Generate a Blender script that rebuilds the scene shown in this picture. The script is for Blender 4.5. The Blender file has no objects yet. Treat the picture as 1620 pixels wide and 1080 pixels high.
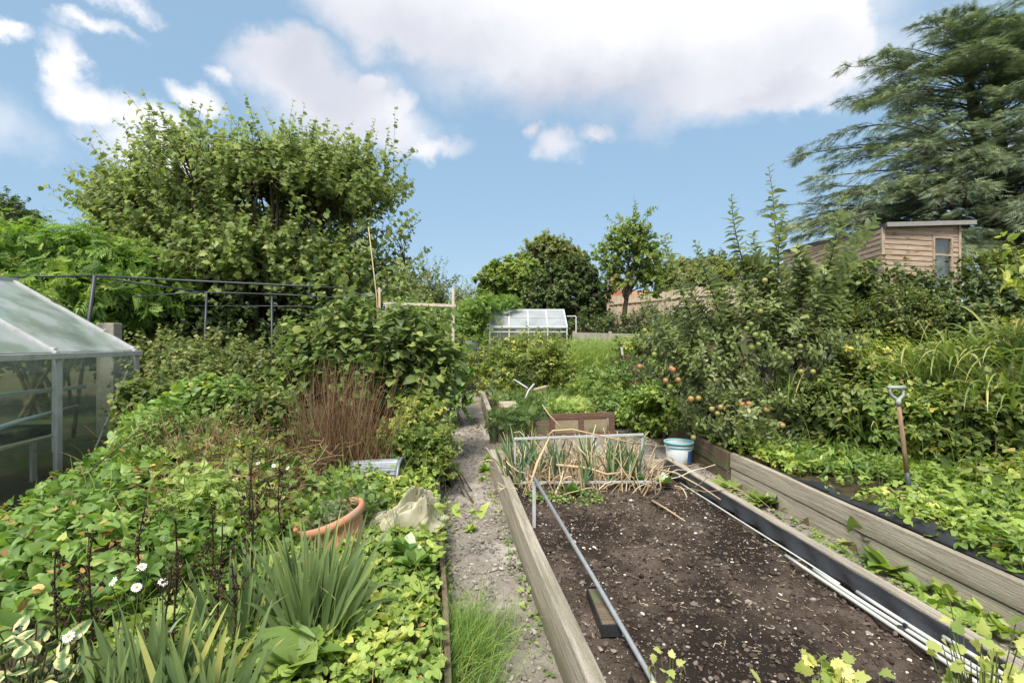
import bpy, math, random
import numpy as np
from mathutils import Vector, Matrix
R = math.radians
rng = np.random.default_rng(7)
random.seed(7)
sc = bpy.context.scene
col = sc.collection

# ------------------------------------------------------------------ camera, world, sun, exposure
F = 810.0
CAM = np.array([0.0, 0.0, 1.7])
cd = bpy.data.cameras.new('camera'); cam = bpy.data.objects.new('camera', cd); col.objects.link(cam)
cam.location = CAM; cam.rotation_euler = (R(90), 0, 0)
cd.sensor_width = 36; cd.lens = 18; cd.clip_start = 0.05; cd.clip_end = 3000
sc.camera = cam
sc.view_settings.view_transform = 'Standard'; sc.view_settings.look = 'None'
sc.view_settings.gamma = 1; sc.view_settings.exposure = 1.5
sc.cycles.max_bounces = 8; sc.cycles.diffuse_bounces = 5; sc.cycles.glossy_bounces = 3
sc.cycles.transmission_bounces = 5; sc.cycles.transparent_max_bounces = 8
sc.cycles.use_denoising = True; sc.cycles.sample_clamp_indirect = 6
sc.cycles.caustics_reflective = False; sc.cycles.caustics_refractive = False

SUN_EL, SUN_AZ = 56, 200          # azimuth clockwise from +Y
def sun_dir():
    e, a = R(SUN_EL), R(SUN_AZ)
    return Vector((math.sin(a) * math.cos(e), math.cos(a) * math.cos(e), math.sin(e)))
w = bpy.data.worlds.new('World'); sc.world = w; w.use_nodes = True
nt = w.node_tree; nt.nodes.clear()
def N(nt, t, **k):
    n = nt.nodes.new(t)
    for a, v in k.items():
        if a.startswith('i_'): n.inputs[int(a[2:])].default_value = v
        else: setattr(n, a, v)
    return n
def L(nt, a, b): nt.links.new(a, b)
sky = N(nt, 'ShaderNodeTexSky', sky_type='NISHITA', sun_disc=False)
sky.sun_elevation = R(SUN_EL); sky.sun_rotation = R(SUN_AZ); sky.air_density = 1.0; sky.dust_density = 0.6; sky.ozone_density = 1.6
tc = N(nt, 'ShaderNodeTexCoord')
nz = N(nt, 'ShaderNodeTexNoise'); nz.inputs['Scale'].default_value = 6.0; nz.inputs['Detail'].default_value = 13; nz.inputs['Roughness'].default_value = 0.6
L(nt, tc.outputs['Generated'], nz.inputs['Vector'])
def VM(op, a, b=None, s=None):
    n = N(nt, 'ShaderNodeVectorMath', operation=op)
    for i, v in ((0, a), (1, b)):
        if v is None: continue
        if isinstance(v, (tuple, list)): n.inputs[i].default_value = v
        else: L(nt, v, n.inputs[i])
    if s is not None: n.inputs['Scale'].default_value = s
    return n
def MA(op, a, b=None, c=None, clamp=False):
    n = N(nt, 'ShaderNodeMath', operation=op, use_clamp=clamp)
    for i, v in ((0, a), (1, b), (2, c)):
        if v is None: continue
        if isinstance(v, (int, float)): n.inputs[i].default_value = v
        else: L(nt, v, n.inputs[i])
    return n.outputs[0]
off = VM('SCALE', VM('SUBTRACT', nz.outputs['Color'], (0.5, 0.5, 0.5)).outputs[0], s=0.15)
wd = VM('ADD', tc.outputs['Generated'], off.outputs[0]).outputs[0]
def blobs_mask(bl, vec):
    out = None
    for (px, py, rx, ry, soft) in bl:
        v = np.array([(px - 810) / F, 1.0, -(py - 540) / F]); l = np.linalg.norm(v); c = v / l
        d = VM('MULTIPLY', VM('SUBTRACT', vec, tuple(c)).outputs[0], (F * l / rx, 2.0, F * l / ry))
        ln = N(nt, 'ShaderNodeVectorMath', operation='LENGTH'); L(nt, d.outputs[0], ln.inputs[0])
        m = N(nt, 'ShaderNodeMapRange', interpolation_type='SMOOTHSTEP'); L(nt, ln.outputs['Value'], m.inputs[0])
        m.inputs[1].default_value = 1 + soft; m.inputs[2].default_value = 1 - soft; m.inputs[3].default_value = 0; m.inputs[4].default_value = 1
        out = m.outputs[0] if out is None else MA('MAXIMUM', out, m.outputs[0])
    return out
CL = [(990, -30, 410, 150, .16), (1225, 60, 118, 100, .14), (1290, 110, 70, 50, .25), (1000, 90, 300, 70, .45), (640, 10, 150, 60, .35), (1150, 135, 200, 40, .7),
      (480, 130, 100, 55, .3), (540, 165, 110, 60, .5), (610, 200, 85, 30, .6), (415, 85, 40, 24, .5), (640, 170, 34, 26, .5), (600, 130, 20, 22, .5), (690, 225, 40, 14, .7),
      (115, 120, 18, 40, .6), (190, 22, 24, 12, .8), (140, 170, 28, 26, .6), (215, 190, 42, 22, .6), (250, 235, 66, 34, .6), (290, 150, 26, 20, .6),
      (335, 118, 14, 12, .8), (12, 42, 18, 12, .7), (880, 232, 20, 15, .95), (930, 214, 18, 9, .95), (845, 208, 14, 9, .95), (150, 60, 26, 9, .9),
      (-560, 60, 260, 110, .4), (2200, 100, 330, 100, .4)]
GR = [(520, 130, 150, 80, .8), (930, 175, 330, 60, .9), (650, 80, 170, 70, .9), (560, 200, 120, 30, .9), (1180, 160, 130, 30, .9)]
cm = blobs_mask(CL, wd); gm = blobs_mask(GR, wd)
# cloud banks over the rest of the sky, away from the view
n2 = N(nt, 'ShaderNodeTexNoise'); n2.inputs['Scale'].default_value = 2.2; n2.inputs['Detail'].default_value = 7
L(nt, tc.outputs['Generated'], n2.inputs['Vector'])
sep = N(nt, 'ShaderNodeSeparateXYZ'); L(nt, tc.outputs['Generated'], sep.inputs[0])
back = MA('MULTIPLY_ADD', sep.outputs['Y'], -2.2, 1.15, clamp=True)
bk = N(nt, 'ShaderNodeMapRange'); L(nt, n2.outputs['Fac'], bk.inputs[0]); bk.inputs[1].default_value = .42; bk.inputs[2].default_value = .6
cm = MA('MAXIMUM', cm, MA('MULTIPLY', back, bk.outputs[0]), clamp=True)
n3 = N(nt, 'ShaderNodeTexNoise'); n3.inputs['Scale'].default_value = 5; n3.inputs['Detail'].default_value = 11
L(nt, tc.outputs['Generated'], n3.inputs['Vector'])
gf = MA('MULTIPLY_ADD', n3.outputs['Fac'], 0.9, MA('MULTIPLY_ADD', gm, 0.75, -0.38), clamp=True)
cc = N(nt, 'ShaderNodeMix', data_type='RGBA'); L(nt, gf, cc.inputs[0])
cc.inputs[6].default_value = (2.75, 2.72, 2.76, 1); cc.inputs[7].default_value = (1.6, 1.65, 1.88, 1)
# sky tone
hs = N(nt, 'ShaderNodeMix', data_type='RGBA', blend_type='MULTIPLY'); hs.inputs[0].default_value = 1
L(nt, sky.outputs[0], hs.inputs[6]); hs.inputs[7].default_value = (0.51, 0.45, 0.39, 1)
# flat pale blue mixed into the sky colour: it evens the sky out
flat_blue = N(nt, 'ShaderNodeMix', data_type='RGBA'); flat_blue.inputs[0].default_value = .72; L(nt, hs.outputs[2], flat_blue.inputs[6]); flat_blue.inputs[7].default_value = (.85, 1.37, 1.93, 1); hs = flat_blue
mx = N(nt, 'ShaderNodeMix', data_type='RGBA'); L(nt, MA('MULTIPLY', cm, .95), mx.inputs[0]); L(nt, hs.outputs[2], mx.inputs[6]); L(nt, cc.outputs[2], mx.inputs[7])
bg = N(nt, 'ShaderNodeBackground'); bg.inputs[1].default_value = 0.15
L(nt, mx.outputs[2], bg.inputs[0]); wo = N(nt, 'ShaderNodeOutputWorld'); L(nt, bg.outputs[0], wo.inputs[0])

sl = bpy.data.lights.new('sun', 'SUN'); sl.energy = 2.2; sl.angle = R(22); sl.color = (1.0, 0.95, 0.87)
so = bpy.data.objects.new('sun', sl); col.objects.link(so)
so.rotation_euler = (-sun_dir()).to_track_quat('-Z', 'Y').to_euler(); so.location = (0, 0, 30)

# ------------------------------------------------------------------ placing helpers
def P(px, py, d): return np.array([(px - 810) / F * d, d, 1.7 - (py - 540) / F * d])
SL = 0.04                                                     # the garden climbs 4 cm a metre
def Gp(px, py, h=0.0):
    d = (1.7 - h) * F / (py - 540 + SL * F); return np.array([(px - 810) / F * d, d, SL * d + h])
def xl(y): return 0.335 - 0.148 * (y - 2.01)                 # near bed, left board
def xr(y): return 2.12 - 0.151 * (y - 2.12)                  # near bed, right board
def xt(y): return 2.60 - 0.15 * (y - 3.37)                   # terrace board
def xp(y): return -0.27 - 0.155 * (y - 2.12)                 # edge of the left border
def ss(t): t = np.clip(t, 0, 1); return t * t * (3 - 2 * t)

_perm = rng.permutation(4096)
def vnoise(x, y, z=0.0):
    x, y, z = np.broadcast_arrays(np.asarray(x, float), np.asarray(y, float), np.asarray(z, float))
    xi, yi, zi = np.floor(x).astype(int), np.floor(y).astype(int), np.floor(z).astype(int)
    fx, fy, fz = ss(x - xi), ss(y - yi), ss(z - zi)
    def h(a, b, c): return _perm[(_perm[(_perm[a & 4095] + b) & 4095] + c) & 4095] / 4095.0
    r = 0
    for dx in (0, 1):
        for dy in (0, 1):
            for dz in (0, 1):
                r = r + h(xi + dx, yi + dy, zi + dz) * (fx if dx else 1 - fx) * (fy if dy else 1 - fy) * (fz if dz else 1 - fz)
    return r
def fbm(x, y, z=0.0, o=4):
    r = 0; a = .5; s = 0
    for i in range(o): r = r + a * vnoise(x * 2 ** i + 17 * i, y * 2 ** i + 5 * i, z * 2 ** i + 3 * i); s += a; a *= .5
    return r / s

def mound(x, y):
    m = .72 * np.exp(-(((x + 3.05) / .62) ** 2 + ((y - 5.1) / .9) ** 2)) + .38 * np.exp(-(((x + 2.35) / .7) ** 2 + ((y - 3.9) / .8) ** 2))
    return m + .22 * np.exp(-(((x + 1.2) / .5) ** 2 + ((y - 4.6) / .6) ** 2)) + .10 * np.exp(-(((x + 2.6) / .7) ** 2 + ((y - 2.9) / .5) ** 2))
def gz(x, y):
    x, y = np.asarray(x, float), np.asarray(y, float)
    z = SL * y + 0 * x
    z = z + np.where(x < xp(y) - .03, .16, 0) * (1 - ss((y - 10.5) / 2))
    z = z + np.where(x < xp(y) - .03, .8 * mound(x, y), 0)
    z = z + np.where(x > xt(y) + .03, .30, 0) * (1 - ss((y - 6.6) / .8))
    t0 = 3.75 - .25 * np.clip(y - 10, 0, 14)
    z = z + 1.15 * ss((x - t0) / 2.3) + .75 * ss((x - t0 - 2) / 5)
    z = z + .1 * np.clip(y - 40, 0, 200) * .3
    return z

# ------------------------------------------------------------------ object helpers
MATS = {}
def tag(o, label=None, cat=None, group=None, kind=None):
    if label: o['label'] = label
    if cat: o['category'] = cat
    if group: o['group'] = group
    if kind: o['kind'] = kind
    return o
def thing(name, label, cat, loc, group=None, rz=0):
    o = bpy.data.objects.new(name, None); col.objects.link(o); o.location = loc; o.rotation_euler = (0, 0, rz)
    o.empty_display_size = .1
    return tag(o, label, cat, group)
def link(name, me, mat, parent=None, smooth=False, world=True):
    if mat: me.materials.append(mat)
    o = bpy.data.objects.new(name, me); col.objects.link(o)
    me.polygons.foreach_set('use_smooth', np.full(len(me.polygons), bool(smooth)))
    if parent:
        o.parent = parent
        if world: o.location = -Vector(parent.location)
    return o
def mk(name, V, Fa, mat=None, parent=None, attrs=None, smooth=False, world=True):
    """V (n,3), Fa (m,k) uniform faces or a list of such arrays"""
    V = np.asarray(V, np.float32).reshape(-1, 3)
    fl = Fa if isinstance(Fa, list) else [Fa]
    fl = [np.asarray(f, np.int32) for f in fl if len(f)]
    me = bpy.data.meshes.new(name)
    me.vertices.add(len(V)); me.vertices.foreach_set('co', V.ravel())
    tot = np.concatenate([np.full(len(f), f.shape[1], np.int32) for f in fl]); idx = np.concatenate([f.ravel() for f in fl])
    me.loops.add(len(idx)); me.loops.foreach_set('vertex_index', idx)
    me.polygons.add(len(tot)); me.polygons.foreach_set('loop_start', np.concatenate([[0], np.cumsum(tot)[:-1]]).astype(np.int32)); me.polygons.foreach_set('loop_total', tot)
    for k, a in (attrs or {}).items():
        at = me.attributes.new(k, 'FLOAT', 'POINT'); at.data.foreach_set('value', np.asarray(a, np.float32))
    me.update(); me.validate()
    return link(name, me, mat, parent, smooth, world)
class MB:
    def __init__(s): s.v = []; s.f = {}; s.n = 0; s.a = []
    def add(s, V, Fs, a=0.5):
        V = np.asarray(V, float).reshape(-1, 3)
        for f in (Fs if isinstance(Fs, list) else [Fs]):
            f = np.asarray(f, int)
            if len(f): s.f.setdefault(f.shape[1], []).append(f + s.n)
        s.v.append(V); s.n += len(V); s.a.append(np.broadcast_to(np.asarray(a, float), (len(V),)))
        return s
    def box(s, c, d, rot=None):
        q = np.array([[i, j, k] for i in (-.5, .5) for j in (-.5, .5) for k in (-.5, .5)]) * np.array(d)
        if rot is not None: q = q @ np.array(rot.to_3x3()).T
        return s.add(q + np.array(c), np.array([[0, 1, 3, 2], [4, 6, 7, 5], [0, 4, 5, 1], [2, 3, 7, 6], [0, 2, 6, 4], [1, 5, 7, 3]]))
    def tube(s, pts, r, n=8, cap=True, a=.5):
        V, Fq, cf = tubes(np.array(pts)[None], np.broadcast_to(r, (1, len(pts))) if np.ndim(r) < 2 else r, n)
        s.add(V, Fq, a)
        if cap:
            k = len(pts); b = s.n - len(V)
            s.f.setdefault(n, []).append(np.array([[b + i for i in range(n)][::-1], [b + (k - 1) * n + i for i in range(n)]]))
        return s
    def lathe(s, prof, c, n=24, scale=(1, 1)):
        a = np.linspace(0, 2 * np.pi, n, endpoint=False); V = []
        for r, z in prof: V.append(np.stack([c[0] + r * np.cos(a) * scale[0], c[1] + r * np.sin(a) * scale[1], np.full(n, c[2] + z)], 1))
        V = np.concatenate(V); Fq = []
        for k in range(len(prof) - 1):
            for i in range(n): j = (i + 1) % n; Fq.append([k * n + i, k * n + j, (k + 1) * n + j, (k + 1) * n + i])
        return s.add(V, np.array(Fq))
    def build(s, name, mat, parent=None, smooth=False, bevel=0, world=True):
        o = mk(name, np.concatenate(s.v), [np.concatenate(f) for f in s.f.values()], mat, parent, {'rnd': np.concatenate(s.a)}, smooth, world)
        if bevel:
            m = o.modifiers.new('bevel', 'BEVEL'); m.width = bevel; m.segments = 2; m.limit_method = 'ANGLE'; m.harden_normals = False
        return o
def norm(v): return v / np.maximum(np.linalg.norm(v, axis=-1, keepdims=True), 1e-9)
def tubes(Pt, rad, n=5):
    Pt = np.asarray(Pt, float); Nn, K, _ = Pt.shape; rad = np.broadcast_to(rad, (Nn, K))
    T = np.gradient(Pt, axis=1) if K > 2 else np.repeat(Pt[:, 1:] - Pt[:, :1], 2, 1)
    T = norm(T); ref = np.where(np.abs(T[..., 2:3].mean(1, keepdims=True)) > .85, np.array([1., 0, 0]), np.array([0, 0, 1.])) + 0 * T
    A = norm(np.cross(T, ref)); B = np.cross(T, A)
    th = np.arange(n) / n * 2 * np.pi
    V = Pt[:, :, None] + rad[..., None, None] * (np.cos(th)[:, None] * A[:, :, None] + np.sin(th)[:, None] * B[:, :, None])
    i = np.arange(Nn)[:, None, None] * K * n; k = np.arange(K - 1)[None, :, None] * n; t = np.arange(n)[None, None]; t2 = (t + 1) % n
    Fq = np.stack([i + k + t, i + k + t2, i + k + n + t2, i + k + n + t], -1).reshape(-1, 4)
    return V.reshape(-1, 3), Fq, None
def curves(p0, p1, K=6, sag=0.0, wob=.06):
    """N polylines from p0 to p1 with sag (+ = arch up) and wobble"""
    p0 = np.atleast_2d(p0); p1 = np.atleast_2d(p1); p0, p1 = np.broadcast_arrays(p0, p1); t = np.linspace(0, 1, K)[None, :, None]
    ln = np.linalg.norm(p1 - p0, axis=-1)[:, None, None]
    X = p0[:, None] * (1 - t) + p1[:, None] * t
    X = X + np.array([0, 0, 1.]) * (4 * t * (1 - t)) * ln * np.reshape(sag, (-1, 1, 1))
    ph = rng.uniform(0, 6.28, (len(p0), 1, 3)); am = rng.normal(0, 1, (len(p0), 1, 3))
    return X + wob * ln * am * np.sin(t * 6.0 + ph) * np.minimum(1, t * 3) * .5 - 0

# ------------------------------------------------------------------ materials
def newmat(name):
    m = bpy.data.materials.new(name); m.use_nodes = True; t = m.node_tree; t.nodes.clear()
    o = N(t, 'ShaderNodeOutputMaterial'); return m, t, o
def ramp(t, cols):
    r = N(t, 'ShaderNodeValToRGB'); e = r.color_ramp.elements
    while len(e) < len(cols): e.new(.5)
    for i, (p, c) in enumerate(cols): e[i].position = p; e[i].color = (*c, 1)
    return r
def leafmat(name, cols, under=None, trans=.28, rough=.5, spec=.4, vein=0.0, spot=None, ns=1.2):
    ds = lambda c_, s_=.14: tuple(min(.75, 1.66 * (v * (1 - s_) + s_ * (.3 * c_[0] + .6 * c_[1] + .1 * c_[2]))) for v in (c_[0] * 1.13, c_[1] * 1.02, c_[2] * .95)); cols = [(p_, ds(c_)) for p_, c_ in cols]; trans = min(.45, trans * 1.4)
    m, t, o = newmat(name)
    a = N(t, 'ShaderNodeAttribute', attribute_name='rnd')
    g = N(t, 'ShaderNodeNewGeometry')
    nn = N(t, 'ShaderNodeTexNoise'); nn.inputs['Scale'].default_value = ns; nn.inputs['Detail'].default_value = 3; L(t, g.outputs['Position'], nn.inputs['Vector'])
    ad = N(t, 'ShaderNodeMath', operation='MULTIPLY_ADD'); L(t, nn.outputs['Fac'], ad.inputs[0]); ad.inputs[1].default_value = .8
    s1 = N(t, 'ShaderNodeMath', operation='SUBTRACT'); L(t, a.outputs['Fac'], s1.inputs[0]); s1.inputs[1].default_value = .4; L(t, s1.outputs[0], ad.inputs[2])
    r = ramp(t, cols); L(t, ad.outputs[0], r.inputs[0]); c = r.outputs[0]
    if spot:      # patches of autumn colour inside a leaf
        n4 = N(t, 'ShaderNodeTexNoise'); n4.inputs['Scale'].default_value = 40; L(t, g.outputs['Position'], n4.inputs['Vector'])
        mr = N(t, 'ShaderNodeMapRange'); mr.inputs[1].default_value = .62; mr.inputs[2].default_value = .72; L(t, n4.outputs['Fac'], mr.inputs[0])
        mm = N(t, 'ShaderNodeMix', data_type='RGBA'); L(t, mr.outputs[0], mm.inputs[0]); L(t, c, mm.inputs[6]); mm.inputs[7].default_value = (*spot, 1); c = mm.outputs[2]
    if vein:
        b = N(t, 'ShaderNodeAttribute', attribute_name='mid')
        mr = N(t, 'ShaderNodeMapRange'); mr.inputs[1].default_value = .16; mr.inputs[2].default_value = 0; mr.inputs[4].default_value = vein; L(t, b.outputs['Fac'], mr.inputs[0])
        mm = N(t, 'ShaderNodeMix', data_type='RGBA'); L(t, mr.outputs[0], mm.inputs[0]); L(t, c, mm.inputs[6]); mm.inputs[7].default_value = (.22, .28, .09, 1); c = mm.outputs[2]
    if under:
        mm = N(t, 'ShaderNodeMix', data_type='RGBA'); L(t, g.outputs['Backfacing'], mm.inputs[0]); L(t, c, mm.inputs[6]); mm.inputs[7].default_value = (*under, 1); c = mm.outputs[2]
    p = N(t, 'ShaderNodeBsdfPrincipled'); L(t, c, p.inputs['Base Color']); p.inputs['Roughness'].default_value = rough; p.inputs['Specular IOR Level'].default_value = spec
    tr = N(t, 'ShaderNodeBsdfTranslucent'); hv = N(t, 'ShaderNodeMix', data_type='RGBA', blend_type='MULTIPLY'); hv.inputs[0].default_value = 1
    L(t, c, hv.inputs[6]); hv.inputs[7].default_value = (1.5, 1.6, .7, 1); L(t, hv.outputs[2], tr.inputs[0])
    mx = N(t, 'ShaderNodeMixShader'); mx.inputs[0].default_value = trans; L(t, p.outputs[0], mx.inputs[1]); L(t, tr.outputs[0], mx.inputs[2])
    L(t, mx.outputs[0], o.inputs[0]); return m
def pmat(name, cols, scale=8, rough=.8, spec=.3, metal=0, bump=0, stretch=(1, 1, 1), detail=6, bscale=None, coord='Object', dist=0, extra=None):
    m, t, o = newmat(name); tcn = N(t, 'ShaderNodeTexCoord'); mp = N(t, 'ShaderNodeMapping'); mp.inputs['Scale'].default_value = stretch
    if coord == 'World':
        g = N(t, 'ShaderNodeNewGeometry'); L(t, g.outputs['Position'], mp.inputs[0])
    else: L(t, tcn.outputs[coord], mp.inputs[0])
    n = N(t, 'ShaderNodeTexNoise'); n.inputs['Scale'].default_value = scale; n.inputs['Detail'].default_value = detail; n.inputs['Roughness'].default_value = .62; n.inputs['Distortion'].default_value = dist
    L(t, mp.outputs[0], n.inputs['Vector']); r = ramp(t, cols); L(t, n.outputs['Fac'], r.inputs[0]); c = r.outputs[0]
    if extra:                        # (scale, lo, hi, colour): a second layer of stains
        n2 = N(t, 'ShaderNodeTexNoise'); n2.inputs['Scale'].default_value = extra[0]; n2.inputs['Detail'].default_value = 5; L(t, mp.outputs[0], n2.inputs['Vector'])
        mr = N(t, 'ShaderNodeMapRange'); mr.inputs[1].default_value = extra[1]; mr.inputs[2].default_value = extra[2]; L(t, n2.outputs['Fac'], mr.inputs[0])
        mm = N(t, 'ShaderNodeMix', data_type='RGBA'); L(t, mr.outputs[0], mm.inputs[0]); L(t, c, mm.inputs[6]); mm.inputs[7].default_value = (*extra[3], 1); c = mm.outputs[2]
    p = N(t, 'ShaderNodeBsdfPrincipled'); L(t, c, p.inputs['Base Color']); p.inputs['Roughness'].default_value = rough; p.inputs['Specular IOR Level'].default_value = spec; p.inputs['Metallic'].default_value = metal
    if bump:
        n3 = N(t, 'ShaderNodeTexNoise'); n3.inputs['Scale'].default_value = bscale or scale * 2; n3.inputs['Detail'].default_value = 8; n3.inputs['Roughness'].default_value = .7; L(t, mp.outputs[0], n3.inputs['Vector'])
        b = N(t, 'ShaderNodeBump'); b.inputs['Strength'].default_value = bump; b.inputs['Distance'].default_value = .02; L(t, n3.outputs['Fac'], b.inputs['Height']); L(t, b.outputs[0], p.inputs['Normal'])
    L(t, p.outputs[0], o.inputs[0]); return m
def rndmat(name, cols, rough=.85, spec=.2, bump=0):
    m, t, o = newmat(name); a = N(t, 'ShaderNodeAttribute', attribute_name='rnd'); r = ramp(t, cols); L(t, a.outputs['Fac'], r.inputs[0])
    p = N(t, 'ShaderNodeBsdfPrincipled'); L(t, r.outputs[0], p.inputs['Base Color']); p.inputs['Roughness'].default_value = rough; p.inputs['Specular IOR Level'].default_value = spec
    if bump:
        n3 = N(t, 'ShaderNodeTexNoise'); n3.inputs['Scale'].default_value = 60; n3.inputs['Detail'].default_value = 5
        b = N(t, 'ShaderNodeBump'); b.inputs['Strength'].default_value = bump; b.inputs['Distance'].default_value = .01; L(t, n3.outputs['Fac'], b.inputs['Height']); L(t, b.outputs[0], p.inputs['Normal'])
    L(t, p.outputs[0], o.inputs[0]); return m

M = {}
M['path'] = pmat('dry_earth', [(0, (.12, .10, .082)), (.42, (.235, .205, .17)), (.6, (.29, .258, .218)), (.8, (.43, .395, .345))], 3.2, .95, .15, bump=1.0, bscale=38, coord='World', detail=10, extra=(1.3, .56, .68, (.46, .42, .37)))
M['soil'] = pmat('dark_compost', [(0, (.018, .013, .010)), (.38, (.036, .026, .02)), (.5, (.08, .06, .046)), (.66, (.13, .10, .08)), (.8, (.26, .215, .17))], 4, .95, .15, bump=.9, bscale=50, coord='World', detail=14, extra=(1.4, .50, .60, (.026, .019, .015)))
M['earth'] = pmat('garden_earth', [(0, (.03, .024, .015)), (.5, (.075, .06, .035)), (.8, (.12, .10, .06))], 3, .95, .1, bump=.8, bscale=20, coord='World', detail=8, extra=(.8, .5, .6, (.06, .08, .025)))
WG = [(0, (.10, .085, .06)), (.3, (.27, .235, .18)), (.48, (.43, .38, .30)), (.62, (.52, .46, .37)), (.85, (.64, .58, .48))]
M['sleeper'] = pmat('weathered_wood', WG, 5, .85, .2, bump=1.0, stretch=(.45, 7, 7), bscale=16, detail=12, dist=.6, extra=(.8, .47, .66, (.21, .195, .125)))
M['oldwood'] = pmat('old_brown_wood', [(0, (.08, .055, .038)), (.5, (.17, .125, .085)), (.8, (.29, .23, .165))], 7, .9, .2, bump=.8, stretch=(.4, 6, 6), bscale=14, extra=(2, .5, .6, (.14, .15, .075)))
M['redwood'] = pmat('red_brown_wood', [(0, (.10, .035, .02)), (.5, (.22, .085, .05)), (.8, (.33, .18, .11))], 9, .8, .2, bump=.6, stretch=(.5, 5, 5))
M['doorwood'] = pmat('dark_door_wood', [(0, (.07, .04, .03)), (.5, (.15, .09, .065)), (.8, (.27, .19, .14))], 9, .85, .2, bump=.5, stretch=(.5, 5, 5))
M['doorpanel'] = pmat('faded_door_panel', [(0, (.16, .12, .08)), (.5, (.30, .24, .16)), (.8, (.42, .35, .25))], 7, .85, .2, bump=.4, extra=(3, .5, .62, (.17, .17, .09)))
M['post'] = pmat('grey_post_wood', [(0, (.20, .18, .15)), (.5, (.36, .33, .27)), (.85, (.50, .46, .38))], 6, .9, .2, bump=.8, stretch=(6, 6, .4), bscale=12)
M['batten'] = pmat('pale_batten', [(0, (.36, .31, .23)), (.5, (.53, .47, .36)), (.9, (.66, .60, .47))], 8, .8, .2, bump=.3)
M['fence'] = pmat('pale_fence_boards', [(0, (.27, .21, .145)), (.45, (.44, .36, .26)), (.8, (.58, .49, .38))], 2.5, .85, .2, bump=.3, stretch=(5, 5, .5))
M['shed'] = pmat('pink_brown_cladding', [(0, (.18, .125, .09)), (.4, (.35, .262, .19)), (.62, (.44, .345, .26)), (.85, (.55, .455, .36))], 2.4, .8, .2, bump=.4, stretch=(.7, .7, 7), extra=(3.5, .57, .66, (.24, .135, .075)))
M['roof'] = pmat('dark_felt', [(0, (.035, .035, .04)), (.8, (.09, .09, .095))], 8, .9, .2)
M['greyfascia'] = pmat('grey_fascia', [(0, (.20, .19, .17)), (.8, (.33, .32, .30))], 6, .8, .2)
M['alu'] = pmat('dull_aluminium', [(0, (.30, .31, .30)), (.5, (.46, .47, .46)), (.85, (.58, .59, .58))], 12, .55, .4, metal=.15, bump=.1, extra=(6, .58, .72, (.36, .36, .31)))
M['steel'] = pmat('galvanised_tube', [(0, (.26, .27, .28)), (.6, (.47, .48, .49)), (.9, (.62, .63, .63))], 22, .42, .5, metal=.6)
M['sheetsteel'] = pmat('grey_zinc_sheet', [(0, (.13, .145, .16)), (.6, (.24, .26, .28)), (.9, (.34, .36, .38))], 12, .5, .5, metal=.4)
M['rust'] = pmat('rusty_steel', [(0, (.06, .04, .03)), (.8, (.16, .09, .055))], 22, .8, .2)
M['conduit'] = pmat('white_plastic_pipe', [(0, (.42, .42, .38)), (.8, (.58, .58, .54))], 14, .4, .5, extra=(9, .58, .7, (.38, .36, .30)))
M['black'] = pmat('black_sheet', [(0, (.012, .013, .015)), (.8, (.035, .036, .04))], 5, .38, .5, bump=.4, bscale=9)
M['blackpole'] = pmat('dark_pole', [(0, (.018, .024, .032)), (.8, (.04, .048, .058))], 8, .5, .5)
M['terracotta'] = pmat('orange_plastic', [(0, (.40, .16, .09)), (.8, (.56, .26, .16))], 8, .65, .3, bump=.2, extra=(6, .50, .66, (.36, .25, .17)))
M['bark'] = pmat('bark', [(0, (.035, .028, .02)), (.8, (.11, .09, .065))], 12, .95, .1, bump=.6)
M['stemgreen'] = pmat('green_stem', [(0, (.06, .09, .02)), (.8, (.13, .16, .05))], 12, .8, .2)
M['stembrown'] = rndmat('dead_brown_stem', [(0, (.07, .035, .02)), (.5, (.21, .12, .065)), (1, (.44, .31, .19))])
M['straw'] = rndmat('dry_straw', [(0, (.22, .14, .075)), (.4, (.45, .33, .19)), (.75, (.62, .50, .32)), (1, (.72, .64, .48))])
M['deadstalk'] = rndmat('black_brown_stalk', [(0, (.016, .012, .008)), (.7, (.045, .03, .017)), (1, (.09, .06, .03))])
M['stones'] = rndmat('garden_stones', [(0, (.10, .08, .065)), (.55, (.24, .20, .165)), (.85, (.40, .34, .28)), (1, (.70, .66, .58))], bump=.6)
M['clods'] = rndmat('soil_crumbs', [(0, (.02, .015, .012)), (.5, (.07, .052, .04)), (1, (.20, .155, .12))], bump=.6)
M['pathgrit'] = rndmat('path_grit', [(0, (.125, .108, .09)), (.5, (.225, .197, .168)), (1, (.40, .365, .32))], bump=.5)
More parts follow.
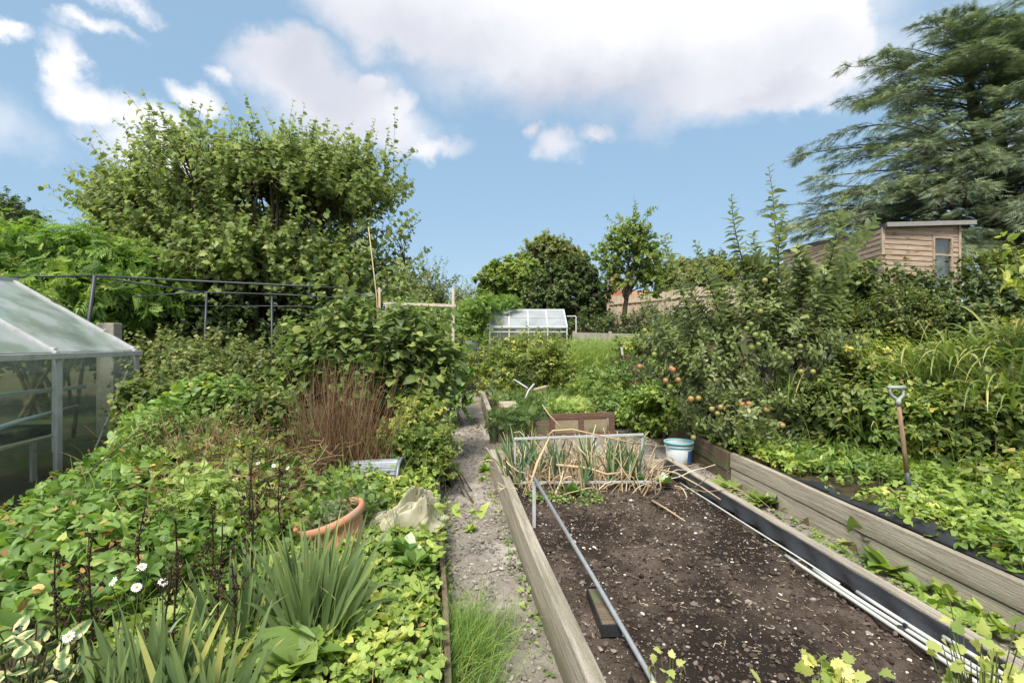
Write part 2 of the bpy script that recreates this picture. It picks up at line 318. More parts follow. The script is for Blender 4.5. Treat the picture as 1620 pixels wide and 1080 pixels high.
def glassmat(name, dirt, dcol=(.55, .58, .56), tint=(.80, .86, .83), rough=.06, stain=None, ns=2.0, refl=1.0):
    m, t, o = newmat(name); g = N(t, 'ShaderNodeNewGeometry')
    tr = N(t, 'ShaderNodeBsdfTransparent'); tr.inputs[0].default_value = (*tint, 1)
    gl = N(t, 'ShaderNodeBsdfGlossy'); gl.inputs['Roughness'].default_value = rough; gl.inputs[0].default_value = (.9 * refl, .92 * refl, .92 * refl, 1)
    fr = N(t, 'ShaderNodeFresnel'); io = N(t, 'ShaderNodeMath', operation='MULTIPLY_ADD'); L(t, g.outputs['Backfacing'], io.inputs[0]); io.inputs[1].default_value = -.9; io.inputs[2].default_value = 1.55; L(t, io.outputs[0], fr.inputs[0])
    m1 = N(t, 'ShaderNodeMixShader'); L(t, fr.outputs[0], m1.inputs[0]); L(t, tr.outputs[0], m1.inputs[1]); L(t, gl.outputs[0], m1.inputs[2])
    n = N(t, 'ShaderNodeTexNoise'); n.inputs['Scale'].default_value = ns; n.inputs['Detail'].default_value = 7; L(t, g.outputs['Position'], n.inputs['Vector'])
    mr = N(t, 'ShaderNodeMapRange'); mr.inputs[1].default_value = .3; mr.inputs[2].default_value = .7; mr.inputs[3].default_value = dirt * .7; mr.inputs[4].default_value = min(1, dirt * 1.25); L(t, n.outputs['Fac'], mr.inputs[0])
    df = N(t, 'ShaderNodeBsdfDiffuse'); r = ramp(t, [(.45, dcol), (.62, stain or dcol)]); n2 = N(t, 'ShaderNodeTexNoise'); n2.inputs['Scale'].default_value = 3.2; n2.inputs['Detail'].default_value = 6
    L(t, g.outputs['Position'], n2.inputs['Vector']); L(t, n2.outputs['Fac'], r.inputs[0]); L(t, r.outputs[0], df.inputs[0]); tl = N(t, 'ShaderNodeBsdfTranslucent'); L(t, r.outputs[0], tl.inputs[0]); md = N(t, 'ShaderNodeMixShader'); md.inputs[0].default_value = .4; L(t, df.outputs[0], md.inputs[1]); L(t, tl.outputs[0], md.inputs[2]); df = md
    m2 = N(t, 'ShaderNodeMixShader'); L(t, mr.outputs[0], m2.inputs[0]); L(t, m1.outputs[0], m2.inputs[1]); L(t, df.outputs[0], m2.inputs[2])
    L(t, m2.outputs[0], o.inputs[0]); return m
M['glass'] = glassmat('greenhouse_glass', .07, (.40, .45, .41), tint=(.93, .96, .94))
M['roofglass'] = glassmat('dusty_roof_glass', .52, (.66, .70, .70), rough=.12, stain=(.42, .50, .44))
M['farglass'] = glassmat('pale_roof_glass', .8, (.55, .58, .60), rough=.15, stain=(.50, .53, .55))

G_ = lambda *c: [(i / (len(c) - 1), x) for i, x in enumerate(c)]
M['tree'] = leafmat('broad_leaf', G_((.052, .095, .02), (.098, .162, .03), (.165, .23, .05), (.25, .28, .08)), under=(.27, .31, .18), trans=.3)
M['wisteria'] = leafmat('bright_leaflet', G_((.045, .10, .014), (.085, .17, .022), (.15, .25, .035), (.26, .30, .06)), trans=.3)
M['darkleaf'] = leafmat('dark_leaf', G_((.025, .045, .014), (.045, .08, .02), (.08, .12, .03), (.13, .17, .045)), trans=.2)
M['midleaf'] = leafmat('mid_leaf', G_((.04, .07, .014), (.075, .12, .022), (.13, .17, .035), (.24, .22, .06)), trans=.28)
M['yellowleaf'] = leafmat('yellow_green_leaf', G_((.05, .095, .018), (.095, .155, .025), (.17, .23, .035), (.42, .38, .06)), trans=.3, spot=(.34, .22, .05))
M['hazel'] = leafmat('round_leaf', G_((.04, .072, .016), (.075, .125, .025), (.13, .185, .035), (.23, .27, .06)), under=(.18, .24, .11), trans=.25, vein=.3)
M['heart'] = leafmat('heart_leaf', G_((.045, .10, .016), (.085, .17, .028), (.13, .23, .04), (.27, .31, .06)), trans=.25, vein=.35, rough=.42)
M['straw_leaf'] = leafmat('strawberry_leaf', G_((.055, .11, .015), (.12, .20, .025), (.20, .29, .04), (.34, .37, .07)), trans=.25, vein=.35, rough=.45, ns=2.5)
M['weed'] = leafmat('weed_leaf', G_((.04, .085, .014), (.08, .155, .025), (.14, .22, .04), (.24, .28, .06)), trans=.25, vein=.25, ns=2)
M['currant'] = leafmat('mottled_leaf', G_((.045, .08, .018), (.08, .125, .028), (.15, .18, .045), (.28, .25, .09)), under=(.22, .26, .13), trans=.25, spot=(.24, .16, .07))
M['iris'] = leafmat('sword_leaf', G_((.04, .08, .03), (.07, .12, .042), (.11, .17, .055), (.24, .26, .06)), trans=.15, rough=.45, ns=3)
M['strap'] = leafmat('strap_leaf', G_((.045, .085, .018), (.09, .145, .026), (.16, .22, .045), (.36, .32, .12)), trans=.25, rough=.42, ns=3)
M['grass'] = leafmat('grass_blade', G_((.045, .10, .015), (.09, .18, .025), (.15, .25, .04), (.28, .28, .10)), trans=.25)
M['apple_leaf'] = leafmat('apple_leaf', G_((.04, .068, .02), (.075, .11, .03), (.12, .16, .045), (.19, .22, .07)), under=(.30, .35, .24), trans=.18, rough=.4, vein=.3)
M['feather'] = leafmat('feathery_leaf', G_((.11, .17, .035), (.18, .27, .06), (.26, .34, .10), (.34, .31, .13)), trans=.3)
M['cedar'] = leafmat('cedar_needles', G_((.05, .09, .055), (.085, .14, .085), (.14, .205, .12), (.25, .30, .14)), trans=.1, ns=.35)
M['carrot'] = leafmat('carrot_leaf', G_((.03, .07, .018), (.06, .12, .03), (.11, .17, .035), (.22, .24, .06)), trans=.25)
M['leek'] = leafmat('leek_leaf', G_((.035, .08, .045), (.06, .13, .065), (.10, .18, .06), (.30, .28, .10)), trans=.12, rough=.4)
M['thistle'] = leafmat('grey_green_leaf', G_((.05, .09, .045), (.09, .14, .07), (.14, .19, .09), (.2, .23, .11)), trans=.2)
M['sedum'] = leafmat('rounded_leaf', G_((.035, .085, .02), (.06, .13, .025), (.11, .20, .03), (.16, .26, .05)), trans=.2, rough=.3, vein=.3)
M['cream'], _t, _o = newmat('variegated_leaf')
_a = N(_t, 'ShaderNodeAttribute', attribute_name='mid'); _n = N(_t, 'ShaderNodeTexNoise'); _n.inputs['Scale'].default_value = 30; _s = N(_t, 'ShaderNodeMath', operation='MULTIPLY_ADD'); L(_t, _n.outputs['Fac'], _s.inputs[0]); _s.inputs[1].default_value = .9; L(_t, _a.outputs['Fac'], _s.inputs[2])
_r = ramp(_t, [(.55, (.07, .13, .045)), (.85, (.17, .24, .09)), (1.0, (.50, .48, .22))]); L(_t, _s.outputs[0], _r.inputs[0]); _p = N(_t, 'ShaderNodeBsdfPrincipled'); L(_t, _r.outputs[0], _p.inputs['Base Color']); _p.inputs['Roughness'].default_value = .5; L(_t, _p.outputs[0], _o.inputs[0])
M['farlight'] = leafmat('far_light_leaf', G_((.065, .115, .022), (.105, .17, .032), (.17, .235, .05), (.25, .29, .08)), trans=.3)
M['farolive'] = leafmat('far_olive_leaf', G_((.07, .10, .03), (.11, .145, .045), (.165, .195, .06), (.23, .24, .08)), trans=.3)
M['celery'] = leafmat('pale_lobed_leaf', G_((.10, .17, .03), (.19, .26, .05), (.30, .35, .09), (.40, .40, .14)), trans=.3, rough=.4)
M['witherd'] = leafmat('withered_leaf', G_((.09, .05, .02), (.19, .11, .04), (.32, .22, .07), (.42, .34, .10)), trans=.2)
M['redleaf'] = leafmat('autumn_leaf', G_((.28, .05, .02), (.45, .13, .03), (.5, .28, .05)), trans=.3)

# ------------------------------------------------------------------ leaf shapes: verts (u across, v along, w up), triangles, |u|
def t_oval(st, fold=.18, droop=.18, mids=None):
    V = []; Fq = []; n = len(st)
    mids = mids or [s[0] for s in st]
    for (v, h), mv in zip(st, mids):
        V += [[0, mv, -droop * mv * mv], [-h, v, fold * h - droop * v * v], [h, v, fold * h - droop * v * v]]
    for i in range(n - 1):
        a, b = 3 * i, 3 * i + 3
        for s in (1, 2):
            q = [a, b, b + s, a + s] if s == 1 else [a, a + s, b + s, b]
            if st[i][1] < 1e-6: Fq.append([q[0], q[1], q[2]] if s == 1 else [a, b + s, b])
            elif st[i + 1][1] < 1e-6: Fq.append([a, b, a + s] if s == 1 else [a, a + s, b])
            else: Fq += [[q[0], q[1], q[2]], [q[0], q[2], q[3]]]
    V = np.array(V, float); return V, np.array(Fq), np.abs(V[:, 0]) / max(h for _, h in st)
T = {}
T['dia'] = t_oval([(0, 0), (.45, .32), (1, 0)], .3, .15)
T['oval'] = t_oval([(0, 0), (.22, .24), (.55, .30), (.82, .17), (1, 0)], .25, .2)
T['round'] = t_oval([(0, .02), (.08, .26), (.35, .46), (.68, .40), (.9, .16), (1, 0)], .2, .3)
T['heart'] = t_oval([(-.16, .12), (-.12, .34), (.12, .46), (.42, .36), (.72, .16), (1, 0)], .16, .3, mids=[0, 0, .15, .42, .72, 1])
T['lance'] = t_oval([(0, 0), (.2, .10), (.5, .13), (.8, .08), (1, 0)], .25, .3)
def t_fan(pts, c=(0, .35), droop=.2, cup=.1):
    V = [[c[0], c[1], -droop * c[1] ** 2]] + [[x, y, cup * abs(x) - droop * y * y] for x, y in pts]; n = len(pts)
    V = np.array(V, float); return V, np.array([[0, i, i + 1] for i in range(1, n)] + [[0, n, 1]]), np.abs(V[:, 0]) * 2
def mirror(p): return p + [(-x, y) for x, y in p[::-1] if x > 0]
T['maple'] = t_fan(mirror([(0, 0), (.16, -.05), (.28, .02), (.42, .12), (.33, .3), (.5, .5), (.28, .55), (.26, .72), (.12, .74), (0, 1)]))
T['lobed'] = t_fan(mirror([(0, 0), (.10, .05), (.34, .06), (.30, .2), (.47, .34), (.33, .44), (.40, .66), (.2, .66), (.14, .85), (0, 1)]))
def t_comb(items):
    Vs, Fs, Ms, n = [], [], [], 0
    for tp, ang, off, s in items:
        V, Fq, mm = tp; c, q = math.cos(ang), math.sin(ang); X = V * s
        X = np.stack([X[:, 0] * c + X[:, 1] * q + off[0], -X[:, 0] * q + X[:, 1] * c + off[1], X[:, 2] + (off[2] if len(off) > 2 else 0)], 1)
        Vs.append(X); Fs.append(Fq + n); Ms.append(mm); n += len(V)
    return np.concatenate(Vs), np.concatenate(Fs), np.concatenate(Ms)
ov = t_oval([(0, 0), (.18, .27), (.5, .38), (.82, .27), (.95, .10), (1, 0)], .22, .25)
T['tri'] = t_comb([(ov, 0, (0, .42), .58), (ov, 1.25, (.04, .38), .52), (ov, -1.25, (-.04, .38), .52)])
T['trif'] = t_comb([(T['oval'], 0, (0, .42), .62), (T['oval'], 1.1, (.03, .3), .5), (T['oval'], -1.1, (-.03, .3), .5)])
rach = (np.array([[-.006, 0, 0], [.006, 0, 0], [0, 1, -.3]], float), np.array([[0, 1, 2]]), np.array([0., 0, 0]))
fd = t_oval([(0, 0), (.4, .19), (1, 0)], .25, .35)
T['pinn'] = t_comb([(rach, 0, (0, 0), 1), (fd, 0, (0, .78, -.16), .36)] + [(fd, s * 1.0, (0, v, -.3 * v * v), .36 - .1 * abs(v - .5)) for v in (.22, .36, .5, .64, .77) for s in (1, -1)])
T['pinn5'] = t_comb([(rach, 0, (0, 0), 1), (T['oval'], 0, (0, .6, -.1), .42)] + [(T['oval'], s * 1.15, (0, v, -.3 * v * v), .36) for v in (.25, .55) for s in (1, -1)])
nd = (np.array([[-.018, 0, 0], [.018, 0, 0], [0, 1, -.1]], float), np.array([[0, 1, 2]]), np.array([0., 0, 0]))
T['fern'] = t_comb([(rach, 0, (0, 0), 1)] + [(t_oval([(0, 0), (.5, .16), (1, 0)], .2, .2), s * .85, (0, v, -.3 * v * v), .42 * (1.1 - v)) for v in np.linspace(.15, .92, 8) for s in (1, -1)])
T['spray'] = t_comb([(nd, 0, (0, 0), 1)] + [((nd[0] * [3.0, 1, 1], nd[1], nd[2]), s * a, (0, v, -.1 * v * v), .40 * (1.15 - v)) for v, a in ((.08, .9), (.25, .8), (.42, .75), (.58, .7), (.74, .6)) for s in (1, -1)])

def leaves(name, pos, d, n, ln, tpl, mat, parent, rnd=None, wide=1.0, kind=None, world=True):
    """one mesh of leaves: pos, direction, normal, length"""
    pos = np.asarray(pos, float); K = len(pos)
    V, Fq, mid = T[tpl]; d = norm(d); r = norm(np.cross(d, n)); nn = np.cross(r, d)
    ln = np.broadcast_to(ln, (K,)); wd = np.broadcast_to(wide, (K,))
    cr = rng.uniform(-1.2, 2.8, K)[:, None, None]          # every leaf curls its own way
    X = pos[:, None] + ln[:, None, None] * (V[None, :, 0, None] * wd[:, None, None] * r[:, None] + V[None, :, 1, None] * d[:, None] + cr * V[None, :, 2, None] * nn[:, None])
    Fa = (Fq[None] + (np.arange(K) * len(V))[:, None, None]).reshape(-1, 3)
    if rnd is None: rnd = np.clip(rng.normal(.45, .2, K), 0, 1)
    o = mk(name, X.reshape(-1, 3), Fa, mat, parent, {'rnd': np.repeat(rnd, len(V)), 'mid': np.tile(mid, K)}, smooth=True, world=world)
    return o
def rdir(n, up=0.0):
    v = rng.normal(0, 1, (n, 3)); v = norm(v); v[:, 2] += up; return norm(v)
def blades(name, root, d, ln, wd, droop, mat, parent, seg=6, rnd=None, fold=.25, taper=1.6, world=True, face=None):
    """long leaves: a V-folded strip bending under its own weight"""
    K = len(root); ln = np.broadcast_to(ln, (K,)); wd = np.broadcast_to(wd, (K,)); droop = np.broadcast_to(droop, (K,))
    p = np.array(root, float); dd = norm(np.array(d, float)); rows = []
    side = norm(np.cross(dd, np.array([0, 0, 1.]) + rng.normal(0, .45, (K, 3)))) if face is None else norm(np.cross(dd, face))
    for k in range(seg + 1):
        t = k / seg; ww = wd * (np.minimum(1, .6 + 1.2 * t) * (1 - t ** (taper * 1.6)) + (.0 if k < seg else 0)); ww = np.maximum(ww, wd * .02)
        nn = np.cross(side, dd)
        rows.append(np.stack([p - side * ww[:, None] / 2 + nn * (ww * fold)[:, None], p, p + side * ww[:, None] / 2 + nn * (ww * fold)[:, None]], 1))
        p = p + dd * (ln / seg)[:, None]; dd = norm(dd + np.array([0, 0, -1.]) * (droop * (.25 + 1.5 * t) / seg)[:, None])
        side = norm(side - dd * (side * dd).sum(1, keepdims=True))
    X = np.stack(rows, 1)                                        # K, seg+1, 3, 3
    a = np.arange(K)[:, None, None] * (seg + 1) * 3 + np.arange(seg)[None, :, None] * 3 + np.arange(2)[None, None]
    Fa = np.stack([a, a + 1, a + 4, a + 3], -1).reshape(-1, 4)
    if rnd is None: rnd = np.clip(rng.normal(.4, .2, K), 0, 1)
    tt = np.linspace(0, 1, seg + 1)[None, :] ** 4
    rr = np.clip(rnd[:, None] + tt * rng.uniform(0, .5, K)[:, None], 0, 1)
    return mk(name, X.reshape(-1, 3), Fa, mat, parent, {'rnd': np.repeat(rr.reshape(-1), 3), 'mid': np.tile([1., 0, 1.], K * (seg + 1))}, smooth=True, world=world)

# ------------------------------------------------------------------ woody plants
lumpy = .24
def in_blobs(bl, n, shell=.55, clump=.0, cs=1.0):
    """points near the surface of a union of ellipsoids (cx,cy,cz,rx,ry,rz); also the outward direction"""
    bl = np.array(bl, float); area = (bl[:, 3] * bl[:, 4] + bl[:, 3] * bl[:, 5] + bl[:, 4] * bl[:, 5]); out_p, out_d = [], []; got = 0
    while got < n:
        m = n * 2; i = rng.choice(len(bl), m, p=area / area.sum()); u = rdir(m); r = rng.uniform(shell ** 2, 1, m) ** .5
        lump = 1 + lumpy * (vnoise(u[:, 0] * 2.2 + i * 7, u[:, 1] * 2.2, u[:, 2] * 2.2 + 9) - .5) * 2
        p = bl[i, :3] + u * bl[i, 3:] * (r * lump)[:, None]
        keep = np.ones(m, bool)
        for j in range(len(bl)):                                 # drop what lies deep inside a neighbour
            q = np.linalg.norm((p - bl[j, :3]) / bl[j, 3:], axis=1); keep &= (q > shell * .9) | (i == j)
        if clump: keep &= vnoise(p[:, 0] / cs, p[:, 1] / cs, p[:, 2] / cs) > clump * rng.uniform(.6, 1.4, m)
        out_p.append(p[keep]); out_d.append(norm(u[keep] / bl[i[keep], 3:])); got += keep.sum()
    return np.concatenate(out_p)[:n], np.concatenate(out_d)[:n]
def woody(name, label, cat, base, bl, ntw, tw, nl, ls, tpl, mat, bark='bark', limbs=14, rad=.06, up=.5, shell=.5, clump=.3, cs=.6, spread=.25,
          group=None, trunk_h=None, trunks=1, foliage_name='crown', stem_name='trunk', wide=1, lup=.9, jit=.5, fan=None, rsd=.2, kind=None, ldroop=0, colour_h=0.0):
    base = np.array(base, float); root = thing(name, label, cat, tuple(base), group); bl = np.array(bl, float)
    # limbs from the base into the crown
    lp, _ = in_blobs(bl, limbs, .2)
    st = base + rng.normal(0, 1, (limbs, 3)) * [spread, spread, 0] * (np.arange(limbs)[:, None] % 4 > 0)
    if trunk_h:
        st = base + np.array([0, 0, trunk_h]) + rng.normal(0, rad * .5, (limbs, 3))
    C = curves(st, lp, 9, sag=rng.uniform(.02, .16, limbs), wob=.07)
    rr = rad * (.55 if trunk_h else 1) * np.linspace(1, .16, 9)[None] * rng.uniform(.5, 1, (limbs, 1))
    b = MB(); V, Fq, _ = tubes(C, rr, 6); b.add(V, Fq)
    if trunk_h:
        for k in range(trunks):
            o = rng.normal(0, .25, 3) * [1, 1, 0] * (k > 0)
            Ck = curves(base + o - [0, 0, .1], base + [0, 0, trunk_h + .08] + o * .6, 7, wob=.05); b.add(*tubes(Ck, rad * np.linspace(1.25, .85, 7)[None], 9)[:2])
    # twigs
    p, od = in_blobs(bl, ntw, shell, clump, cs)
    S = C[:, 2:].reshape(-1, 3); near = np.array([np.argmin(((S - q) ** 2).sum(1)) for q in p]); s0 = S[near]
    if fan is None: dirn = norm(od + np.array([0, 0, up]) + rng.normal(0, jit, (ntw, 3)))
    else: dirn = norm(norm(p - np.array(fan)) + np.array([0, 0, up]) + rng.normal(0, jit, (ntw, 3)))
    tl = tw * rng.uniform(.5, 1.3, ntw) * np.where(rng.random(ntw) < .10, 1.6, 1); tip = p + dirn * tl[:, None]
    Cb = curves(s0, p, 4, sag=.04, wob=.05); b.add(*tubes(Cb, np.maximum(.004, rad * .12) * np.linspace(1, .6, 4)[None], 3)[:2])
    Ct = curves(p, tip, 5, sag=-.05 if ldroop else .03, wob=.05); b.add(*tubes(Ct, np.maximum(.0022, rad * .05) * np.linspace(1, .4, 5)[None], 3)[:2])
    b.build(stem_name, M[bark], root, smooth=True)
    # leaves along the twigs
    t = np.tile((np.arange(nl) + .5) / nl, ntw) + rng.uniform(-.4, .4, ntw * nl) / nl; ti = np.repeat(np.arange(ntw), nl); t = np.clip(t, 0, 1)
    k = np.minimum((t * 4).astype(int), 3); f = (t * 4 - k)[:, None]; lp = Ct[ti, k] * (1 - f) + Ct[ti, k + 1] * f
    ax = dirn[ti]; sd = norm(np.cross(ax, rdir(len(ti)))); ld = norm(ax * .45 + sd * .9 + np.array([0, 0, -.25 - ldroop]))
    n = norm(np.array([0, 0, lup]) + od[ti] * .45 + rng.normal(0, .38, (len(ti), 3)))
    rnd = np.clip(rng.normal(.40, rsd, len(ti)) + .12 * (t - .5) + rng.normal(0, .1, ntw)[ti], 0, 1)
    leaves(foliage_name, lp, ld, n, ls * rng.uniform(.45, 1.25, len(ti)) * (1.05 - .35 * t ** 3), tpl, M[mat], root, rnd, wide)
    if kind: root['kind'] = kind
    return root
def cover(name, label, cat, pts, hgt, ls, tpl, mat, jit=.35, kind='stuff', rsd=.2, stems=None, zoff=None, tilt=.3, rmean=.45, group=None, parent=None, wide=1):
    """leaves held above the ground at pts (n,2)"""
    n = len(pts); z = gz(pts[:, 0], pts[:, 1]) if zoff is None else zoff
    h = rng.uniform(.25, 1, n) * hgt; pos = np.column_stack([pts, z + h])
    d = rdir(n); d[:, 2] = d[:, 2] * tilt + .1; nn = norm(np.array([0, 0, 1.]) + rng.normal(0, jit * 1.35, (n, 3)))
    cl = fbm(pts[:, 0] * 1.7, pts[:, 1] * 1.7, 3); rnd = np.clip(rng.normal(rmean, rsd, n) + (cl - .5) * .7 + (h / np.maximum(hgt, .01) - .6) * .15, 0, 1)
    o = leaves(name, pos, d, nn, ls * rng.uniform(.55, 1.2, n), tpl, M[mat], parent, rnd, wide)
    if stems:
        k = rng.random(n) < stems; foot = pos[k] - np.column_stack([rng.normal(0, .03, (k.sum(), 2)), h[k]]); C = curves(foot, pos[k], 3, wob=.08)
        st = mk('stalks', *tubes(C, .0022, 3)[:2], M['stemgreen'], o)
    if parent is None: tag(o, label, cat, group, kind)
    return o
def region(n, poly, dens=None):
    """n random points in a ground polygon (x,y)"""
    poly = np.array(poly, float); out = []; c = 0; lo, hi = poly.min(0), poly.max(0)
    while c < n:
        q = rng.uniform(lo, hi, (n, 2)); ins = np.zeros(n, bool); j = len(poly) - 1
        for i in range(len(poly)):
            xi, yi = poly[i]; xj, yj = poly[j]
            ins ^= ((yi > q[:, 1]) != (yj > q[:, 1])) & (q[:, 0] < (xj - xi) * (q[:, 1] - yi) / (yj - yi + 1e-12) + xi); j = i
        if dens is not None: ins &= rng.random(n) < dens(q[:, 0], q[:, 1])
        out.append(q[ins]); c += ins.sum()
    return np.concatenate(out)[:n]
def beam(name, p0, p1, wd, h, mat, parent=None, bevel=.004, up=(0, 0, 1), over=0, warp=0):
    """a board lying from p0 to p1, local X along it; parent is a root Empty"""
    p0, p1 = Vector(p0), Vector(p1); ax = (p1 - p0); ln = ax.length; ax.normalize(); upv = Vector(up); y = upv.cross(ax).normalized(); z = ax.cross(y)
    n = max(2, int(ln / .25)); X = np.linspace(-ln / 2 - over, ln / 2 + over, n + 1); V = []
    wy = warp * np.sin(X * 1.9 + p0.x * 5) if warp else X * 0; wz = warp * .5 * np.sin(X * 2.7 + p0.y * 3) if warp else X * 0
    for i, x in enumerate(X): V += [[x, wy[i] - wd / 2, wz[i] - h / 2], [x, wy[i] + wd / 2, wz[i] - h / 2], [x, wy[i] + wd / 2, wz[i] + h / 2], [x, wy[i] - wd / 2, wz[i] + h / 2]]
    Fq = []
    for i in range(n):
        for k in range(4): Fq.append([4 * i + k, 4 * i + (k + 1) % 4, 4 * i + 4 + (k + 1) % 4, 4 * i + 4 + k])
    Fq += [[3, 2, 1, 0], [4 * n, 4 * n + 1, 4 * n + 2, 4 * n + 3]]
    o = mk(name, V, np.array(Fq)[:, ::-1], M[mat] if isinstance(mat, str) else mat, None, {'rnd': np.full(len(V), .5)})
    mid = (p0 + p1) / 2; R_ = Matrix((ax, y, z)).transposed().to_4x4(); R_.translation = mid
    if parent: o.parent = parent; R_.translation = mid - Vector(parent.location)
    o.matrix_basis = R_
    if bevel: m = o.modifiers.new('bevel', 'BEVEL'); m.width = bevel; m.segments = 2; m.limit_method = 'ANGLE'
    return o
def rod(name, pts, r, mat, parent=None, n=10):
    b = MB(); b.tube(pts, r, n); return b.build(name, M[mat] if isinstance(mat, str) else mat, parent, smooth=False if n < 6 else True)
def rocks(name, pts, size, mat, parent=None, flat=.65, sink=.3, rnd=None, zf=None):
    """many small irregular stones in one mesh: icosahedra with jittered corners"""
    g = (1 + 5 ** .5) / 2; I = norm(np.array([[-1, g, 0], [1, g, 0], [-1, -g, 0], [1, -g, 0], [0, -1, g], [0, 1, g], [0, -1, -g], [0, 1, -g], [g, 0, -1], [g, 0, 1], [-g, 0, -1], [-g, 0, 1]], float))
    Fi = np.array([[0, 11, 5], [0, 5, 1], [0, 1, 7], [0, 7, 10], [0, 10, 11], [1, 5, 9], [5, 11, 4], [11, 10, 2], [10, 7, 6], [7, 1, 8], [3, 9, 4], [3, 4, 2], [3, 2, 6], [3, 6, 8], [3, 8, 9], [4, 9, 5], [2, 4, 11], [6, 2, 10], [8, 6, 7], [9, 8, 1]])
    n = len(pts); z = (zf or gz)(pts[:, 0], pts[:, 1]); s = np.broadcast_to(size, (n,))
    X = I[None] * rng.uniform(.65, 1.25, (n, 12, 1)) * rng.uniform(.6, 1.3, (n, 1, 3)) * [1, 1, flat]; a = rng.uniform(0, 6.28, n); c, q = np.cos(a)[:, None], np.sin(a)[:, None]
    X = np.stack([X[..., 0] * c - X[..., 1] * q, X[..., 0] * q + X[..., 1] * c, X[..., 2]], -1) * s[:, None, None]
    X += np.column_stack([pts, z + s * flat * (1 - 2 * sink)])[:, None]
    if rnd is None: rnd = np.clip(rng.normal(.5, .2, n), 0, 1)
    return mk(name, X.reshape(-1, 3), (Fi[None] + (np.arange(n) * 12)[:, None, None]).reshape(-1, 3), M[mat], parent, {'rnd': np.repeat(rnd, 12)})
def grid(name, X, Y, Z, mat, parent=None, kind=None, smooth=True):
    ny, nx = X.shape; V = np.stack([X, Y, Z], -1).reshape(-1, 3); i = (np.arange(ny - 1)[:, None] * nx + np.arange(nx - 1)[None]).ravel()
    o = mk(name, V, np.stack([i, i + 1, i + nx + 1, i + nx], 1), M[mat], parent, smooth=smooth)
    if kind: o['kind'] = kind
    return o

# ================================================================== SETTING
def graded(a, b, core0, core1, step, grow=1.18):
    c = list(np.arange(core0, core1 + step / 2, step)); s = step
    while c[-1] < b: s *= grow; c.append(c[-1] + s)
    s = step
    while c[0] > a: s *= grow; c.insert(0, c[0] - s)
    return np.array(c)
gx = graded(-420, 420, -8, 10, .07); gy = graded(-40, 900, .3, 15, .07)
X, Y = np.meshgrid(gx, gy); Z = gz(X, Y) - .012 + .03 * (fbm(X * 4, Y * 4) - .5) * (np.abs(X) < 30)
inner = (X > xp(Y) - .02) & (X < xt(Y) + .05) & (Y < 13); Z = np.where(inner, Z - .03, Z)
far = np.hypot(X, Y); Z = np.where(far > 60, np.minimum(Z, 3 + 0 * Z), Z)
grid('ground', X, Y, Z, 'earth', kind='structure')
# trodden earth path: one sheet, the beds stand on it
ty = np.arange(1.0, 12.4, .018); tt = np.linspace(0, 1, 200); A, Y = np.meshgrid(tt, ty); X = xp(Y) + A * (xt(Y) - xp(Y))
Z = SL * Y + .004 + .022 * (fbm(X * 5, Y * 5, 1) - .5) + .016 * (fbm(X * 26, Y * 26, 2, 3) - .5) + .012 * np.maximum(0, .45 - np.abs((A - .12) * 4))
grid('path', X, Y, Z, 'path', kind='structure')
pz = lambda x, y: SL * y + .004
pts = np.concatenate([region(15000, [(xp(1.9), 1.9), (xl(1.9), 1.9), (xl(5), 5), (-.6, 9), (xp(9), 9), (xp(5), 5)]), region(8000, [(xr(1.9), 1.9), (xt(1.9), 1.9), (xt(8), 8), (xr(8), 8)])])
sz = rng.exponential(.0042, len(pts)) + .002; sz = np.minimum(sz, .02)
tag(rocks('path_grit', pts, sz, 'pathgrit', zf=pz, sink=.15, rnd=np.clip(rng.normal(.5, .3, len(pts)), 0, 1)), 'small stones and crumbs of dry earth strewn on the garden path', 'grit', None, 'stuff')

# ------------------------------------------------------------------ near raised bed
def cz(h): return lambda y: SL * y + h
root = thing('raised_bed', 'long weathered timber raised bed of dark bare compost right of the path', 'raised bed', (1.1, 3.2, .12))
y0, y1 = 1.25, 5.7
def bedp(fx, y, h): return (fx(y), y, SL * y + h)
beam('side_board', bedp(xl, y0, .14), bedp(xl, y1, .14), .076, .27, 'sleeper', root, .006, warp=.006)
beam('side_board', bedp(xr, y0, .20), bedp(xr, 5.35, .20), .07, .15, 'sleeper', root, .006, warp=.006)
beam('side_board', bedp(xr, y0, .06), bedp(xr, 5.35, .06), .066, .118, 'sleeper', root, .006, warp=.006)
beam('end_board', bedp(lambda y: xl(y) + .05, y1 + .02, .13), bedp(lambda y: xr(y) - .04, 5.36, .13), .06, .24, 'sleeper', root, .006)
for (x, y) in ((xl(y1) - .09, y1 + .0), (xl(2.9) + .075, 2.9), (xr(4.2) - .07, 4.2)): pass
sy = np.arange(y0, 5.66, .0105); tt = np.linspace(0, 1, 190); A, Y = np.meshgrid(tt, sy); X = xl(Y) + .04 + A * (xr(Y) - xl(Y) - .08); Y = Y - A * .30 * ss((Y - 4.2) / 1.4)
def soilz(x, y):
    big = (fbm(x * 2.2, y * 2.2, 4) - .5) * .05; lump = (fbm(x * 13, y * 13, 7, 4) - .5) * .055; fine = (fbm(x * 45, y * 45, 9, 3) - .5) * .022
    dig = .04 * np.exp(-(((x - .95) / .22) ** 2 + ((y - 3.72) / .16) ** 2)) * (vnoise(x * 14, y * 14) - .2)
    return SL * y + .165 + big + np.maximum(lump, -.018) + fine + dig - .02 * np.exp(-((x - xr(y)) / .12) ** 2)
so_ = grid('soil', X, Y, soilz(X, Y), 'soil', root, smooth=True)
BP = [(xl(1.5) + .06, 1.5), (xr(1.5) - .1, 1.5), (xr(5) - .12, 5.0), (xl(5) + .06, 5.0)]
